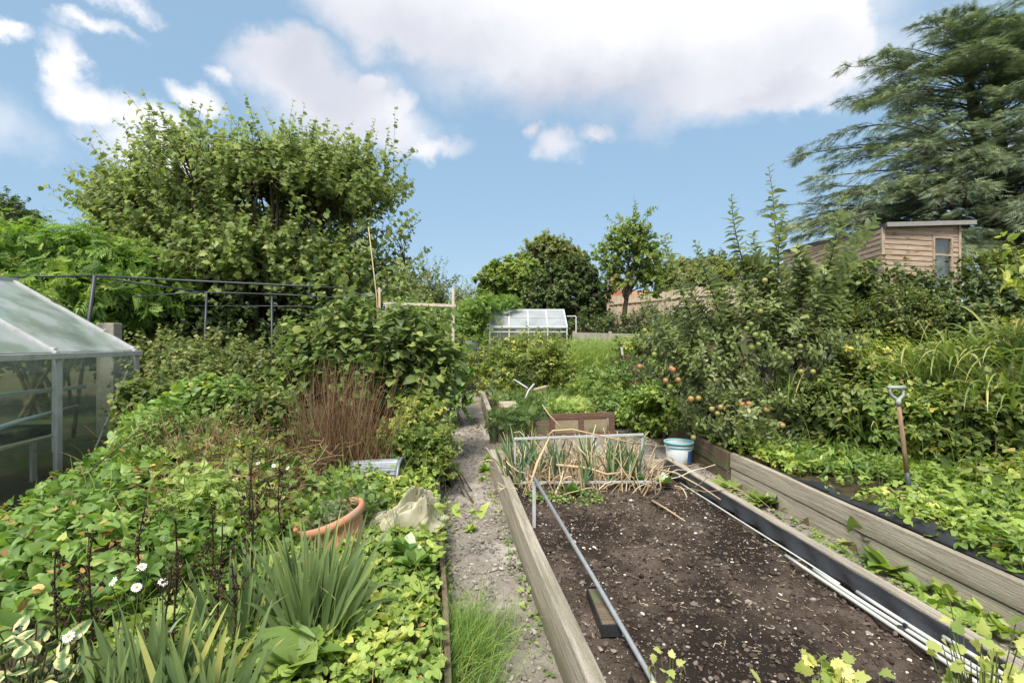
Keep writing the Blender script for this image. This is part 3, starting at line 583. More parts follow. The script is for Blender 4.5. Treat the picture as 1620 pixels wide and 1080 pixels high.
q = region(15000, BP); tag(rocks('soil_crumbs', q, np.minimum(.022, rng.exponential(.0036, 15000) + .002), 'clods', zf=soilz, sink=.2), 'dark crumbs of compost scattered over the bare bed', 'compost', None, 'stuff')
q = region(2600, BP); s = np.minimum(rng.exponential(.0028, 2600) + .0018, .02); tag(rocks('bed_stones', q, s, 'stones', zf=soilz, sink=.12, rnd=np.clip(rng.normal(.66, .25, 2600), 0, 1)), 'pale pebbles and flints lying on the dark compost', 'pebbles', None, 'stuff')
q = region(320, BP); Cc = curves(np.column_stack([q, soilz(q[:, 0], q[:, 1]) + .006]), np.column_stack([q + rng.normal(0, .025, (320, 2)), soilz(q[:, 0], q[:, 1]) + .010]), 4, wob=.2)
V, Fq, _ = tubes(Cc, .0013, 4); tag(mk('straw_scraps', V, Fq, M['straw'], None, {'rnd': np.repeat(rng.uniform(.2, 1, 320), 16)}), 'tiny scraps of straw and twig on the dark compost', 'straw', None, 'stuff')
for (px, py, r, lab) in ((1136, 944, .017, 'pale round flint in the middle of the bare compost'), (1062, 856, .012, 'small white pebble near the fallen stick on the compost'), (1158, 884, .014, 'grey pebble towards the right of the bare compost'), (1372, 960, .011, 'white pebble beside the black pipe clip'), (1350, 990, .010, 'small pale stone near the front of the white pipes')):
    c = Gp(px, py, .19); tag(rocks('stone', np.array([c[:2]]), r, 'stones', zf=soilz, sink=.1, rnd=np.array([.9])), lab, 'stone')
# black liner hanging along the inside of the right board
ys = np.arange(1.25, 5.3, .02); prof = np.linspace(0, 1, 9); Ys, Pp = np.meshgrid(ys, prof, indexing='ij')
wv = .012 * np.sin(Ys * 23 + Pp * 3) * Pp + .02 * (fbm(Ys * 5, Pp * 2, 3) - .5)
Xl = xr(Ys) - .042 - .05 * Pp ** 1.4 + wv; Zl = SL * Ys + .268 - .085 * Pp + .008 * np.sin(Ys * 17) * (1 - Pp) * Pp * 2
o = grid('bed_liner', Xl, Ys, Zl, 'black'); m = o.modifiers.new('thick', 'SOLIDIFY'); m.thickness = .003; tag(o, 'black plastic liner hanging inside the right board of the bare bed', 'liner')
# left liner edge
Xl = xl(Ys) + .048 + .02 * Pp + wv * .4; Zl = SL * Ys + .235 - .07 * Pp
o = grid('bed_liner', Xl, Ys, Zl, 'black'); tag(o, 'thin black plastic liner edge inside the left board of the bare bed', 'liner')

# conduit pipes lying on the liner
def pipe(t0, t1, ya, yb, h, r, lab):
    yy = np.linspace(ya, yb, 14); pp = np.stack([xr(yy) + np.linspace(t0, t1, 14) + .004 * np.sin(yy * 5 + t0 * 90), yy, SL * yy + h + .003 * np.sin(yy * 4)], 1)
    tag(rod('plastic_pipe', pp, r, 'conduit', None, 10), lab, 'pipe', 'plastic pipes laid along the bed')
pipe(-.205, -.21, 1.3, 3.25, .212, .0105, 'longer white plastic pipe, outermost beside the bare compost')
pipe(-.175, -.18, 1.3, 3.05, .222, .0105, 'white plastic pipe second from the bare compost beside the liner')
pipe(-.145, -.15, 1.3, 2.78, .234, .0105, 'white plastic pipe third from the compost, nearly touching the liner')
pipe(-.115, -.10, 1.3, 2.36, .246, .0105, 'shortest white plastic pipe lying highest against the board')
pipe(-.15, -.185, 2.9, 4.7, .215, .006, 'thin pale plastic rod running far along the liner')
c = np.array(bedp(lambda y: xr(y) - .19, 2.47, .215)); b = MB(); b.lathe([(.018, -.014), (.02, 0), (.016, .014), (.0, .016)], c, 14); b.box(c + [0, .015, -.012], (.06, .018, .016)); b.box(c + [.012, -.01, .022], (.012, .02, .022))
tag(b.build('pipe_clip', M['black'], bevel=.002), 'small black plastic clip holding the white pipes together', 'clip')

# aluminium frame over the onions and the long pole leaning from it
root = thing('aluminium_frame', 'open frame of dull aluminium bars standing upright among the onions', 'frame', (.5, 4.7, .35))
zA = .675; a1 = P(825, 763, 4.62); a2 = P(1042, 762, 4.66); r1 = P(813, 694, 4.78); r2 = P(1018, 687, 4.82)
beam('near_rail', a1, a2, .022, .022, 'alu', root, .002); beam('rear_rail', r1, r2, .022, .022, 'alu', root, .002)
for q in (r1 + [.01, 0, 0], r2 - [.01, 0, .0]):
    beam('leg', (q[0], q[1] + .013, SL * q[1] + .12), (q[0], q[1] + .013, q[2] - .012), .022, .022, 'alu', root, .002, up=(0, 1, 0))
q = P(845, 762, 3.8); beam('stub', (q[0], q[1], SL * q[1] + .12), (q[0], q[1], q[2]), .026, .02, 'alu', root, .002, up=(0, 1, 0))
tag(rod('metal_pole', [P(845, 759, 3.78) + [0, 0, .015], P(940, 915, 2.75) + [0, 0, .0], Gp(1035, 1080, .20), Gp(1075, 1140, .19)], .0125, 'steel', None, 12), 'long galvanised tube leaning from the frame down onto the compost', 'pole')
tag(rod('dry_stick', [Gp(1032, 792, .20), Gp(1055, 805, .215), Gp(1084, 824, .205)], [[.011, .006, .004]], 'straw', None, 8), 'single dry pale stalk lying on the bare compost', 'stick')
# black planting tray
c0, c1 = Gp(967, 996, .22), Gp(941, 930, .22); root = thing('seed_tray', 'long narrow black seed tray sunk in the compost beside the metal pole', 'seed tray', tuple((c0 + c1) / 2 - [0, 0, .03]))
ang = math.atan2(c1[1] - c0[1], c1[0] - c0[0]); ln = np.linalg.norm(c1 - c0); b = MB(); rot = Matrix.Rotation(ang, 3, 'Z')
for sx, sy, dx, dy in ((0, .045, ln, .006), (0, -.045, ln, .006), (ln / 2, 0, .006, .09), (-ln / 2, 0, .006, .09)): b.box(rot @ Vector((sx, sy, .02)), (dx, dy, .06), rot)
b.box((0, 0, -.005), (ln, .09, .006), rot); b.build('tray_body', M['black'], root, bevel=.0015, world=False)
g = MB(); g.box((0, 0, .025), (ln - .02, .075, .03), rot); g.build('tray_fill', M['oldwood'], root, world=False)

# ------------------------------------------------------------------ terrace boards at the right
root = thing('retaining_wall', 'long two-board weathered timber edging holding the right terrace', 'retaining wall', (2.5, 3.6, .2))
for h, hh, dx in ((.083, .155, .006), (.246, .155, 0)):
    beam('board', (xt(.9) + dx, .9, SL * .9 + h), (xt(5.35) + dx, 5.35, SL * 5.35 + h), .05, hh, 'sleeper', root, .005, warp=.008)
root = thing('retaining_wall', 'short timber edging board behind the bucket under the apple tree', 'retaining wall', (2.2, 5.8, .35))
beam('board', (xt(5.38) - .02, 5.38, .44), (2.2, 6.25, .49), .05, .19, 'oldwood', root, .005); beam('board', (xt(5.38) - .012, 5.38, .28), (2.21, 6.25, .33), .05, .125, 'oldwood', root, .005)
yy = np.arange(1.2, 4.5, .02); pr = np.linspace(0, 1, 12); Ys, Pp = np.meshgrid(yy, pr, indexing='ij'); fade = ss((4.5 - Ys) / .5)
rise = np.sin(Pp * np.pi) * (.045 + .03 * np.sin(Ys * 6) + .06 * np.maximum(0, fbm(Ys * 2.3, 4, 1) - .45) * 2)
Xl = xt(Ys) + .02 + .22 * Pp * (.55 + .45 * fbm(Ys * 1.5, 2, 5)) * (.3 + .7 * fade) + .02 * np.sin(Ys * 11 + Pp * 5) * Pp; Zl = SL * Ys + .332 + rise * fade - .05 * Pp ** 3
o = grid('terrace_liner', Xl, Ys, Zl, 'black'); m = o.modifiers.new('thick', 'SOLIDIFY'); m.thickness = .003; tag(o, 'crumpled black plastic sheet folded along the top of the terrace edging', 'liner')
o = beam('edging_board', (xp(1.2), 1.2, SL * 1.2 + .09), (xp(5.0), 5.0, SL * 5 + .09), .03, .19, 'oldwood', None, .003, warp=.01); tag(o, 'low worn timber edging between the strawberry border and the path', 'edging board')
o = beam('edging_board', (xp(5.05) + .12, 5.2, SL * 5 + .12), (-1.0, 6.6, .38), .06, .22, 'oldwood', None, .003, warp=.01); tag(o, 'dark wooden edging board below the yellowing bramble by the path', 'edging board')

# ------------------------------------------------------------------ second raised bed
root = thing('raised_bed', 'far raised bed overgrown with carrots behind the onions', 'raised bed', (.5, 9, .4))
A0, A1, B0, B1 = (-.25, 7.15), (-.60, 10.4), (1.47, 7.75), (1.20, 10.9)
zz = lambda p, h: (p[0], p[1], SL * p[1] + h)
beam('side_board', zz(A0, .14), zz(A1, .14), .08, .28, 'sleeper', root, .006); beam('side_board', zz(B0, .14), zz(B1, .14), .08, .28, 'sleeper', root, .006)
beam('end_board', zz((-.2, 7.14), .14), zz((.7, 7.42), .14), .06, .26, 'oldwood', root, .006)
beam('corner_post', (-.27, 7.1, .2), (-.27, 7.1, .58), .08, .08, 'oldwood', root, .005, up=(0, 1, 0))
a = np.linspace(0, 1, 40); A, Bq = np.meshgrid(a, a); X = A0[0] + .04 + A * 1.66 - .34 * Bq; Y = 7.2 + Bq * 3.3 + A * .55
grid('soil', X, Y, SL * Y + .2 + .05 * fbm(X * 6, Y * 6), 'soil', root)
q0, q1 = P(869, 672, 7.35), P(972, 668, 7.55)
root = thing('wooden_door', 'old framed cupboard door standing on edge at the near end of the far bed', 'door', tuple((q0 + q1) / 2))
def on(h0, u0, u1, h1, nm, mt, t, off=0):
    a_ = q0 + (q1 - q0) * u0; b_ = q0 + (q1 - q0) * u1; beam(nm, (a_[0], a_[1] - off, (h0 + h1) / 2), (b_[0], b_[1] - off, (h0 + h1) / 2), t, abs(h1 - h0), mt, root, .003)
zb = .34
on(zb + .24, 0, 1, zb + .32, 'top_rail', 'doorwood', .035); on(zb - .02, 0, 1, zb + .04, 'bottom_rail', 'doorwood', .035)
for u in (.0, .44, .92): on(zb + .041, u, u + .08, zb + .239, 'stile', 'doorwood', .034)
for u in (.082, .522): on(zb + .041, u, u + .356, zb + .239, 'panel', 'doorpanel', .012)
# crates and junk on the far bed
def crate(px, py, d, lab, rz, w=.30, dd=.2, hh=.09, mt='redwood'):
    c = P(px, py, d); r = thing('wooden_crate', lab, 'crate', tuple(c), 'broken crates on the far bed', rz)
    for sx in (-1, 1):
        b = MB(); b.box((sx * w / 2, 0, hh / 2), (.014, dd, hh)); b.build('end_panel', M[mt], r, bevel=.002, world=False)
    for sy in (-1, 1):
        for z in (.018, .07):
            b = MB(); b.box((0, sy * (dd / 2 + .004), z), (w + .016, .009, .026)); b.build('side_slat', M['batten' if mt == 'fence' else mt], r, bevel=.002, world=False)
    b = MB(); [b.box((0, -dd / 2 + .03 + k * .047, .008), (w - .02, .036, .008)) for k in range(4)]; b.build('base', M[mt], r, world=False)
crate(797, 662, 7.9, 'reddish broken slatted crate, lowest of the little heap', .2); crate(800, 653, 8.0, 'reddish slatted crate resting on the broken one', -.25); crate(803, 644, 8.05, 'pale slatted crate on top of the little heap', .1, .24, .2, .08, 'fence')
tag(rod('metal_hoop', [P(780, 625, 8.8), P(776, 612, 8.9), P(779, 600, 9), P(790, 594, 9.1), P(800, 592, 9.2)], .012, 'black', None, 8), 'dark curved plastic hoop at the back left of the far bed', 'hoop')
tag(rod('metal_bar', [P(813, 600, 9.3), P(835, 614, 9.0)], .016, 'alu', None, 6), 'pale aluminium bar sloping across the far bed', 'bar'); tag(rod('metal_bar', [P(845, 607, 9), P(836, 618, 8.9), P(831, 630, 8.8)], .018, 'alu', None, 6), 'short grey curved bar leaning beneath the sloping bar', 'bar')
o = beam('plank', P(846, 616, 9.2), P(864, 611, 9.4), .07, .03, 'fence', None, .003); tag(o, 'short broken pale plank lying behind the carrots', 'plank')
o = beam('plank', P(760, 652, 7.6) + [.4, 0, 0], P(830, 655, 7.7), .05, .03, 'fence', None, .003); tag(o, 'thin orange-brown lath under the heap of crates', 'lath')
tag(rod('dry_stick', [P(858, 640, 7.4), P(868, 655, 7.2), P(886, 674, 7.0)], [[.009, .007, .005]], 'straw', None, 6), 'pale dry stem leaning by the old cupboard door', 'stick')
o = beam('edging_board', P(893, 602, 11.6), P(925, 600, 12.2), .05, .2, 'oldwood', None, .003); tag(o, 'dark edging board end beyond the carrots', 'edging board')

# ------------------------------------------------------------------ bucket
c = np.array([1.955, 6.0, SL * 6 + .01]); root = thing('bucket', 'pale plastic bucket with turquoise rim and blue side beside the bed', 'bucket', tuple(c))
b = MB(); b.lathe([(0, .01), (.125, .01), (.127, 0), (.13, .004), (.158, .27), (.154, .27), (.127, .02), (0, .02)], (0, 0, 0), 36); b.build('bucket_body', pmat('milky_plastic', [(0, (.42, .47, .48)), (.8, (.62, .66, .66))], 5, .45, .4, extra=(5, .52, .66, (.36, .33, .27))), root, True, world=False)
b = MB(); b.lathe([(.158, .262), (.170, .262), (.171, .286), (.156, .288), (.152, .27)], (0, 0, 0), 36); b.lathe([(.155, .225), (.164, .226), (.164, .234), (.156, .235)], (0, 0, 0), 36); b.build('rim', pmat('turquoise_plastic', [(0, (.16, .42, .46)), (.8, (.30, .58, .60))], 6, .4, .4), root, True, world=False)
th = np.linspace(-1.15, .25, 14); b = MB(); rad = lambda z: .1272 + .031 * z / .27 + .0025
V = [[rad(z) * math.cos(t), rad(z) * math.sin(t), z] for z in (.03, .19) for t in th]; b.add(V, np.array([[i, i + 1, 14 + i + 1, 14 + i] for i in range(13)])); b.build('label_patch', pmat('blue_print', [(0, (.03, .09, .30)), (.8, (.06, .17, .42))], 6, .4, .4), root, True, world=False)
t = np.linspace(0, math.pi, 16); hp = np.stack([.166 * np.cos(t), -.13 * np.sin(t), .245 - .02 * np.sin(t) - .05 * np.sin(t)], 1); b = MB(); b.tube(hp, .004, 6); b.build('handle', M['conduit'], root, True, world=False)
g = MB(); g.lathe([(.15, .225), (.1, .24), (.0, .235)], (0, 0, 0), 24); g.build('contents', M['path'], root, True, world=False)

# ------------------------------------------------------------------ garden fork stuck in the terrace
top = P(1418, 612, 3.93); bot = P(1441, 790, 3.93); bot[2] = gz(bot[0], bot[1]) ; root = thing('garden_fork', 'garden fork with worn wooden shaft and grey D handle stuck upright in the terrace', 'garden fork', tuple(bot))
D = top - bot; ax = norm(D); Lf = np.linalg.norm(D); pt = lambda t: bot + ax * t * Lf
rod('shaft', [pt(.22), pt(.5), pt(.87)], [[.017, .0165, .015]], pmat('worn_shaft', [(0, (.10, .055, .035)), (.5, (.25, .16, .10)), (.8, (.42, .31, .21))], 9, .7, .3, bump=.3, stretch=(6, 6, 1)), root, 12)
greym = pmat('grey_plastic', [(0, (.21, .23, .21)), (.8, (.35, .37, .34))], 9, .5, .4); sx = np.array([1, 0, 0.])
b = MB(); b.tube([pt(.84), pt(.90)], [[.019, .022]], 12); hp = [pt(.89), pt(.905) + sx * .022, pt(.93) + sx * .046, pt(.965) + sx * .055, pt(.995) + sx * .055]; hq = [pt(.89), pt(.905) - sx * .022, pt(.93) - sx * .046, pt(.965) - sx * .055, pt(.995) - sx * .055]
b.tube(hp, [[.014, .013, .012, .011, .011]], 10); b.tube(hq, [[.014, .013, .012, .011, .011]], 10); b.tube([pt(.995) - sx * .066, pt(.995), pt(.995) + sx * .066], [[.014, .0155, .014]], 12); b.build('handle', greym, root, True)
b = MB(); b.tube([pt(.10), pt(.16), pt(.27)], [[.012, .017, .0205]], 10); b.build('socket', pmat('dark_teal_steel', [(0, (.02, .035, .035)), (.8, (.06, .08, .075))], 12, .5, .5), root, True)
b = MB(); b.tube([pt(.105) - sx * .085, pt(.115), pt(.105) + sx * .085], .010, 8)
for k in range(4):
    o_ = sx * (-.085 + .0567 * k); b.tube([pt(.105) + o_, pt(.05) + o_ + [0, -.008, 0], pt(-.12) + o_], [[.008, .007, .003]], 6)
b.build('tines', M['rust'], root, True)

# ------------------------------------------------------------------ big greenhouse at the left
gA, gB = np.array([-4.3, 4.3]), np.array([-4.55, 6.2]); gd = (gB - gA) / np.linalg.norm(gB - gA); gn = np.array([-gd[1], gd[0]])      # gn points away to the left
g0 = gA - gd * 1.9; zE, zB = 1.56, .20; WD = 2.7; Ln = np.linalg.norm(gB - g0)
root = thing('greenhouse', 'old aluminium greenhouse with dusty glass roof half buried in bindweed', 'greenhouse', (float(gB[0]), float(gB[1]), zB))
def gp(s, t, z): p = g0 + gd * s + gn * t; return np.array([p[0], p[1], z + .0])
zR = 2.42
def bar(nm, a, b_, w_=.035, h_=.035, par=root, up=(0, 0, 1)): return beam(nm, a, b_, w_, h_, 'alu', par, .003, up=up)
bar('gutter', gp(-.03, -.02, zE), gp(Ln + .05, -.02, zE), .06, .055); bar('gutter', gp(-.03, WD + .02, zE), gp(Ln + .05, WD + .02, zE), .06, .055)
bar('ridge_bar', gp(-.03, WD / 2, zR), gp(Ln + .05, WD / 2, zR), .06, .05); bar('base_rail', gp(0, 0, zB + .03), gp(Ln, 0, zB + .03), .05, .06); bar('base_rail', gp(0, WD, zB + .03), gp(Ln, WD, zB + .03), .05, .06)
bar('base_rail', gp(Ln, .03, zB + .031), gp(Ln, WD - .03, zB + .031), .05, .06)
ps = [Ln - 1.27 * k for k in range(1, 3)]
for s in [0.02] + ps + [Ln]:
    for t in (0, WD): bar('post', gp(s, t, zB + .062), gp(s, t, zE - .029), .06 if s in ps else .05, .045, up=(1, 0, 0))
    for t in (0, WD): bar('roof_bar', gp(s, t, zE + .03), gp(s, WD / 2, zR + .004), .05 if s != Ln else .06, .03)
for t in (.9, 1.8): bar('gable_post', gp(Ln, t, zB + .062), gp(Ln, t, zE + (zR - zE) * (1 - abs(t - WD / 2) / (WD / 2)) - .02), .03, .03, up=(1, 0, 0))
bar('gable_rail', gp(Ln, .03, zE - .0), gp(Ln, WD - .03, zE), .03, .03)
bar('brace', gp(Ln - .03, .03, zE - .08), gp(Ln - .75, .03, zB + .25), .02, .012)
bar('shelf_rail', gp(.2, .12, 1.25), gp(Ln - .7, .12, 1.22), .03, .04); bar('shelf_rail', gp(.2, WD - .1, 1.2), gp(Ln - .1, WD - .1, 1.2), .03, .04)
def pane(nm, qd, mt):
    q = np.array(qd); n = norm(np.cross(q[1] - q[0], q[3] - q[0])); V = np.concatenate([q - n * .0015, q + n * .0015]); mk(nm, V, np.array([[0, 1, 2, 3], [7, 6, 5, 4], [0, 4, 5, 1], [1, 5, 6, 2], [2, 6, 7, 3], [3, 7, 4, 0]]), M[mt], root)
ed = [0.02] + ps[::-1] + [Ln]
for a_, b_ in zip(ed[:-1], ed[1:]):
    a_, b_ = a_ + .033, b_ - .033
    for t in (0, WD): pane('wall_pane', [gp(a_, t, zB + .063), gp(b_, t, zB + .063), gp(b_, t, zE - .03), gp(a_, t, zE - .03)], 'glass')
    for t in (0, WD):
        e = .035 if t == 0 else -.035; pane('roof_pane', [gp(a_, t + e, zE + .018 + .02), gp(b_, t + e, zE + .018 + .02), gp(b_, WD / 2 - e * .6, zR - .012), gp(a_, WD / 2 - e * .6, zR - .012)], 'roofglass')
for a_, b_ in ((.03, .88), (.92, 1.78), (1.82, WD - .03)):
    zt = lambda t: zE + (zR - zE) * (1 - abs(t - WD / 2) / (WD / 2)) - .03
    pane('gable_pane', [gp(Ln, a_, zB + .063), gp(Ln, b_, zB + .063), gp(Ln, b_, zt(b_)), gp(Ln, a_, zt(a_))], 'glass')
for (s, t) in ((Ln, .35), (Ln, .03), (Ln, .9), (ps[0], .03), (ps[0], .9)):
    b = MB(); q = gp(s, t, zE + (zR - zE) * t / (WD / 2) + .055); b.box(q, (.05, .035, .012)); b.build('bar_cap', M['rust'] if t == .9 else M['conduit'], root, bevel=.002)
# bench and trays inside
root = thing('potting_bench', 'pale bench on brackets behind the greenhouse glass', 'bench', tuple(gp(2.2, .6, zB)))
beam('bench_top', gp(.3, .5, .74), gp(2.9, .5, .74), .55, .025, 'batten', root, .003)
for s in (.5, 1.5, 2.6):
    beam('leg', gp(s, .25, zB + .01), gp(s, .25, .725), .05, .03, 'conduit', root, .002, up=(1, 0, 0)); beam('leg', gp(s, .74, zB + .01), gp(s, .74, .725), .05, .03, 'conduit', root, .002, up=(1, 0, 0))
def tray(s, t, z, w_, l_, lab, mt):
    r = gp(s, t, z); b = MB(); rot = Matrix.Rotation(math.atan2(gd[1], gd[0]), 3, 'Z')
    for sx_, sy_, dx, dy in ((0, w_ / 2, l_, .006), (0, -w_ / 2, l_, .006), (l_ / 2, 0, .006, w_), (-l_ / 2, 0, .006, w_)): b.box(Vector(r) + rot @ Vector((sx_, sy_, .05)), (dx, dy, .1), rot)
    b.box(r + [0, 0, .004], (l_, w_, .006), rot); b.box(r + [0, 0, .07], (l_ - .02, w_ - .02, .004), rot)
    tag(b.build('tray', mt, bevel=.003), lab, 'tray', 'trays in the greenhouse')
gm_ = pmat('grey_tray', [(0, (.10, .12, .12)), (.8, (.22, .24, .23))], 6, .5, .4)
tray(1.55, .5, .755, .42, .9, 'grey plastic tray standing on the greenhouse bench', gm_); tray(2.5, .5, .755, .40, .8, 'dark plastic tray at the bench end near the greenhouse corner', M['black'])
tag(rod('polythene_strip', [gp(.3, .16, .80), gp(1.2, .14, .86), gp(2.3, .15, .97), gp(3.1, .18, 1.02)], [[.02, .026, .024, .01]], pmat('bluish_polythene', [(0, (.38, .48, .52)), (.8, (.62, .70, .72))], 6, .35, .5, bump=.5), None, 8), 'pale blue rolled polythene strip behind the greenhouse glass', 'polythene')
tag(beam('fence_post', P(173, 700, 7.0) * [1, 1, 0] + [0, 0, .3], P(173, 511, 7.0), .24, .16, 'post', None, .012, up=(0, 1, 0)), 'thick grey timber post behind the greenhouse corner', 'post')

# ------------------------------------------------------------------ fruit cage of dark poles
root = thing('fruit_cage', 'fruit cage frame of thin dark poles and rails in front of the hedge', 'fruit cage', (-5, 7, .3))
def rl(*p, r=.014): rod('rail', [P(*q) for q in p], r, 'blackpole', root, 8)
rl((-60, 436, 6.6), (20, 438, 6.65), (150, 436, 6.8)); rl((150, 436, 6.8), (300, 444, 7.1), (470, 452, 7.4), (545, 456, 7.6)); rl((545, 456, 7.6), (590, 474, 7.7), r=.012)
rl((150, 437, 6.8), (250, 452, 7.0), (327, 463, 7.3), r=.010); rl((212, 470, 7.2), (270, 465, 7.2), (327, 462, 7.3), (450, 466, 7.4), (590, 474, 7.6), r=.010); rl((300, 484, 7.3), (430, 484, 7.4), (560, 486, 7.5), r=.007)
for (px, py, d, dx) in ((150, 436, 6.8, -22), (327, 462, 7.3, -6), (545, 456, 7.6, -4), (590, 474, 7.7, 0), (430, 467, 7.4, 0)):
    a_ = P(px, py, d); e = P(px + dx * 1.6, 580, d); e[2] = gz(e[0], e[1]) - .05; rod('post', [a_, (a_ + e) / 2, e], .024 if px == 150 else .015, 'blackpole', root, 8)
tag(rod('bamboo_cane', [P(583, 360, 7.6), P(596, 470, 7.6), P(604, 640, 7.6)], [[.007, .009, .011]], 'straw', None, 6), 'tall pale bamboo cane rising above the round-leaved shrub', 'cane')
tag(rod('bamboo_cane', [P(600, 455, 7.7), P(602, 560, 7.7), P(603, 640, 7.7)], .018, 'straw', None, 6), 'short thick cane tied at the foot of the tall bamboo cane', 'cane')
root = thing('timber_frame', 'pale square timber post with a rail nailed across it behind the shrub', 'timber frame', tuple(P(717, 560, 8.6) * [1, 1, 0] + [0, 0, .4]))
beam('post', P(717, 600, 8.6), P(717, 456, 8.6), .045, .04, 'batten', root, .003, up=(0, 1, 0)); beam('rail', P(608, 480, 8.5) - [0, .05, 0], P(722, 484, 8.58) - [0, .05, 0], .03, .045, 'batten', root, .003); beam('post', P(612, 600, 8.55), P(612, 483, 8.55), .045, .04, 'batten', root, .003, up=(0, 1, 0))

# ------------------------------------------------------------------ small greenhouse at the end of the garden
d0 = 16.6; q = P(775, 590, d0); root = thing('greenhouse', 'small white framed greenhouse with pale roof at the end of the path', 'greenhouse', (float(q[0]), d0, .66))
x0, x1, ze, zr, yb, ym = -.72, 1.78, 2.17, 2.79, 16.6, 17.7; x0r, x1r = x0 + .06, x1 + .0
wm = pmat('white_frame', [(0, (.50, .51, .50)), (.8, (.70, .71, .70))], 9, .6, .3)
def wb(nm, a_, b_, w_=.045, h_=.045, up=(0, 0, 1)): beam(nm, a_, b_, w_, h_, wm, root, .003, up=up)
for yy_ in (yb, yb + 2.2): wb('gutter', (x0 - .03, yy_, ze), (x1 + .03, yy_, ze), .07, .06)
wb('ridge_bar', (x0, ym, zr), (x1, ym, zr), .06, .05)
for k in range(5):
    x = x0 + (x1 - x0) * k / 4
    for s in (0, 1): wb('roof_bar', (x, yb + 2.2 * s, ze + .035), (x, ym, zr + .01), .045, .03)
    for s in (0, 1): wb('post', (x, yb + 2.2 * s, .66), (x, yb + 2.2 * s, ze - .032), .04, .04, (0, 1, 0))
wb('transom', (x0, yb - .004, ze - .16), (x1, yb - .004, ze - .16), .03, .03)
wb('transom', (x0, yb + .55, ze + .34), (x1, yb + .55, ze + .34), .02, .02)
def pane2(nm, q, mt):
    q = np.array(q, float); n = norm(np.cross(q[1] - q[0], q[3] - q[0])) * .002; mk(nm, np.concatenate([q - n, q + n]), np.array([[0, 1, 2, 3], [7, 6, 5, 4], [0, 4, 5, 1], [1, 5, 6, 2], [2, 6, 7, 3], [3, 7, 4, 0]]), M[mt], root)
for k in range(4):
    a_, b_ = x0 + (x1 - x0) * k / 4 + .024, x0 + (x1 - x0) * (k + 1) / 4 - .024
    for s, sg in ((0, 1), (2.2, -1)):
        pane2('roof_pane', [(a_, yb + s + sg * .04, ze + .03), (b_, yb + s + sg * .04, ze + .03), (b_, ym - sg * .03, zr - .012), (a_, ym - sg * .03, zr - .012)], 'farglass'); pane2('wall_pane', [(a_, yb + s, .7), (b_, yb + s, .7), (b_, yb + s, ze - .035), (a_, yb + s, ze - .035)], 'glass')
wb('vent_bar', (x1 + .02, yb + .2, ze + .36), (x1 + .32, yb + .2, ze + .36), .03, .03); wb('vent_bar', (x1 + .32, yb + .2, .8), (x1 + .32, yb + .2, ze + .34), .03, .03, (0, 1, 0))

# ------------------------------------------------------------------ boards, fence, house beyond
root = thing('plank_fence', 'low fence of grey planks beyond the feathery asparagus', 'fence', (3, 15.2, .8))
for k in range(3):
    beam('plank', P(908, 533 + 16 * k, 15.0), P(1052, 536 + 16 * k, 15.8), .03, .27, 'post', root, .004)
for px in (908, 965, 1040): beam('post', P(px, 580, 15.15), P(px, 524, 15.15), .09, .07, 'post', root, .004, up=(0, 1, 0))
tag(beam('stake', P(985, 562, 12.2), P(983, 549, 12.2), .05, .03, 'conduit', None, .002, up=(0, 1, 0)), 'short white marker stake in front of the grey plank fence', 'stake')
def closeboard(pa, pb, zt, lab, n, mt='fence'):
    pa, pb = np.array(pa, float), np.array(pb, float); root = thing('garden_fence', lab, 'fence', (*pa[:2], float(gz(pa[0], pa[1]))))
    b = MB(); dv = (pb - pa) / n; an = math.atan2(dv[1], dv[0]); rot = Matrix.Rotation(an + .10, 3, 'Z'); L1 = np.linalg.norm(dv[:2])
    for k in range(n):
        p = pa + dv * (k + .5); zb_ = float(gz(p[0], p[1])) - .3; t_ = zt(k / n); b.box((p[0], p[1] + .016 * (k % 2), (zb_ + t_) / 2 + .008 * ((k * 7) % 3)), (L1 * .94, .014, t_ - zb_), rot)
    b.build('boards', M[mt], root)
    for s in np.arange(0, 1.001, 1 / max(1, round(np.linalg.norm((pb - pa)[:2]) / 2.4))):
        p = pa + (pb - pa) * s; off = norm(np.array([dv[1], -dv[0], 0])) * .07; t_ = zt(s); beam('post', (p[0] + off[0], p[1] + off[1], float(gz(p[0], p[1])) - .3), (p[0] + off[0], p[1] + off[1], t_ + .03), .10, .09, mt, root, .004, up=(0, 1, 0))
    for dz in (.33, 1.2):
        off = norm(np.array([dv[1], -dv[0], 0])) * .035; a_, b_ = pa + off, pb + off; beam('rail', (a_[0], a_[1], zt(0) - dz), (b_[0], b_[1], zt(1) - dz), .045, .08, mt, root, .003)
f0, f1, f2 = P(962, 470, 22), P(1102, 455, 21), P(1300, 455, 20)
closeboard((f0[0], f0[1], 0), (f1[0], f1[1], 0), lambda s: 3.62 + .28 * s, 'pale closeboard fence stepping down behind the dark round tree', 36)
closeboard((f1[0], f1[1], 0), (f2[0], f2[1], 0), lambda s: 3.92 + .05 * s, 'higher pale closeboard fence behind the apple tree', 44)
o = beam('fence_post', P(1064, 520, 19.5), P(1064, 482, 19.5), .14, .12, 'batten', None, .005, up=(0, 1, 0)); tag(o, 'pale post at the corner of the dark woven panel', 'post')
root = thing('woven_panel', 'dark woven hurdle panel below the pale fence', 'hurdle', tuple(P(1085, 520, 19.6)))
b = MB()
for k in range(10): b.box(P(1088, 488 + k * 4, 19.7) + [0, .02 * (k % 2), 0], (1.1, .03, .075))
b.build('slats', pmat('dark_hurdle', [(0, (.05, .045, .05)), (.8, (.12, .11, .12))], 9, .9, .1, stretch=(3, 3, 8)), root)
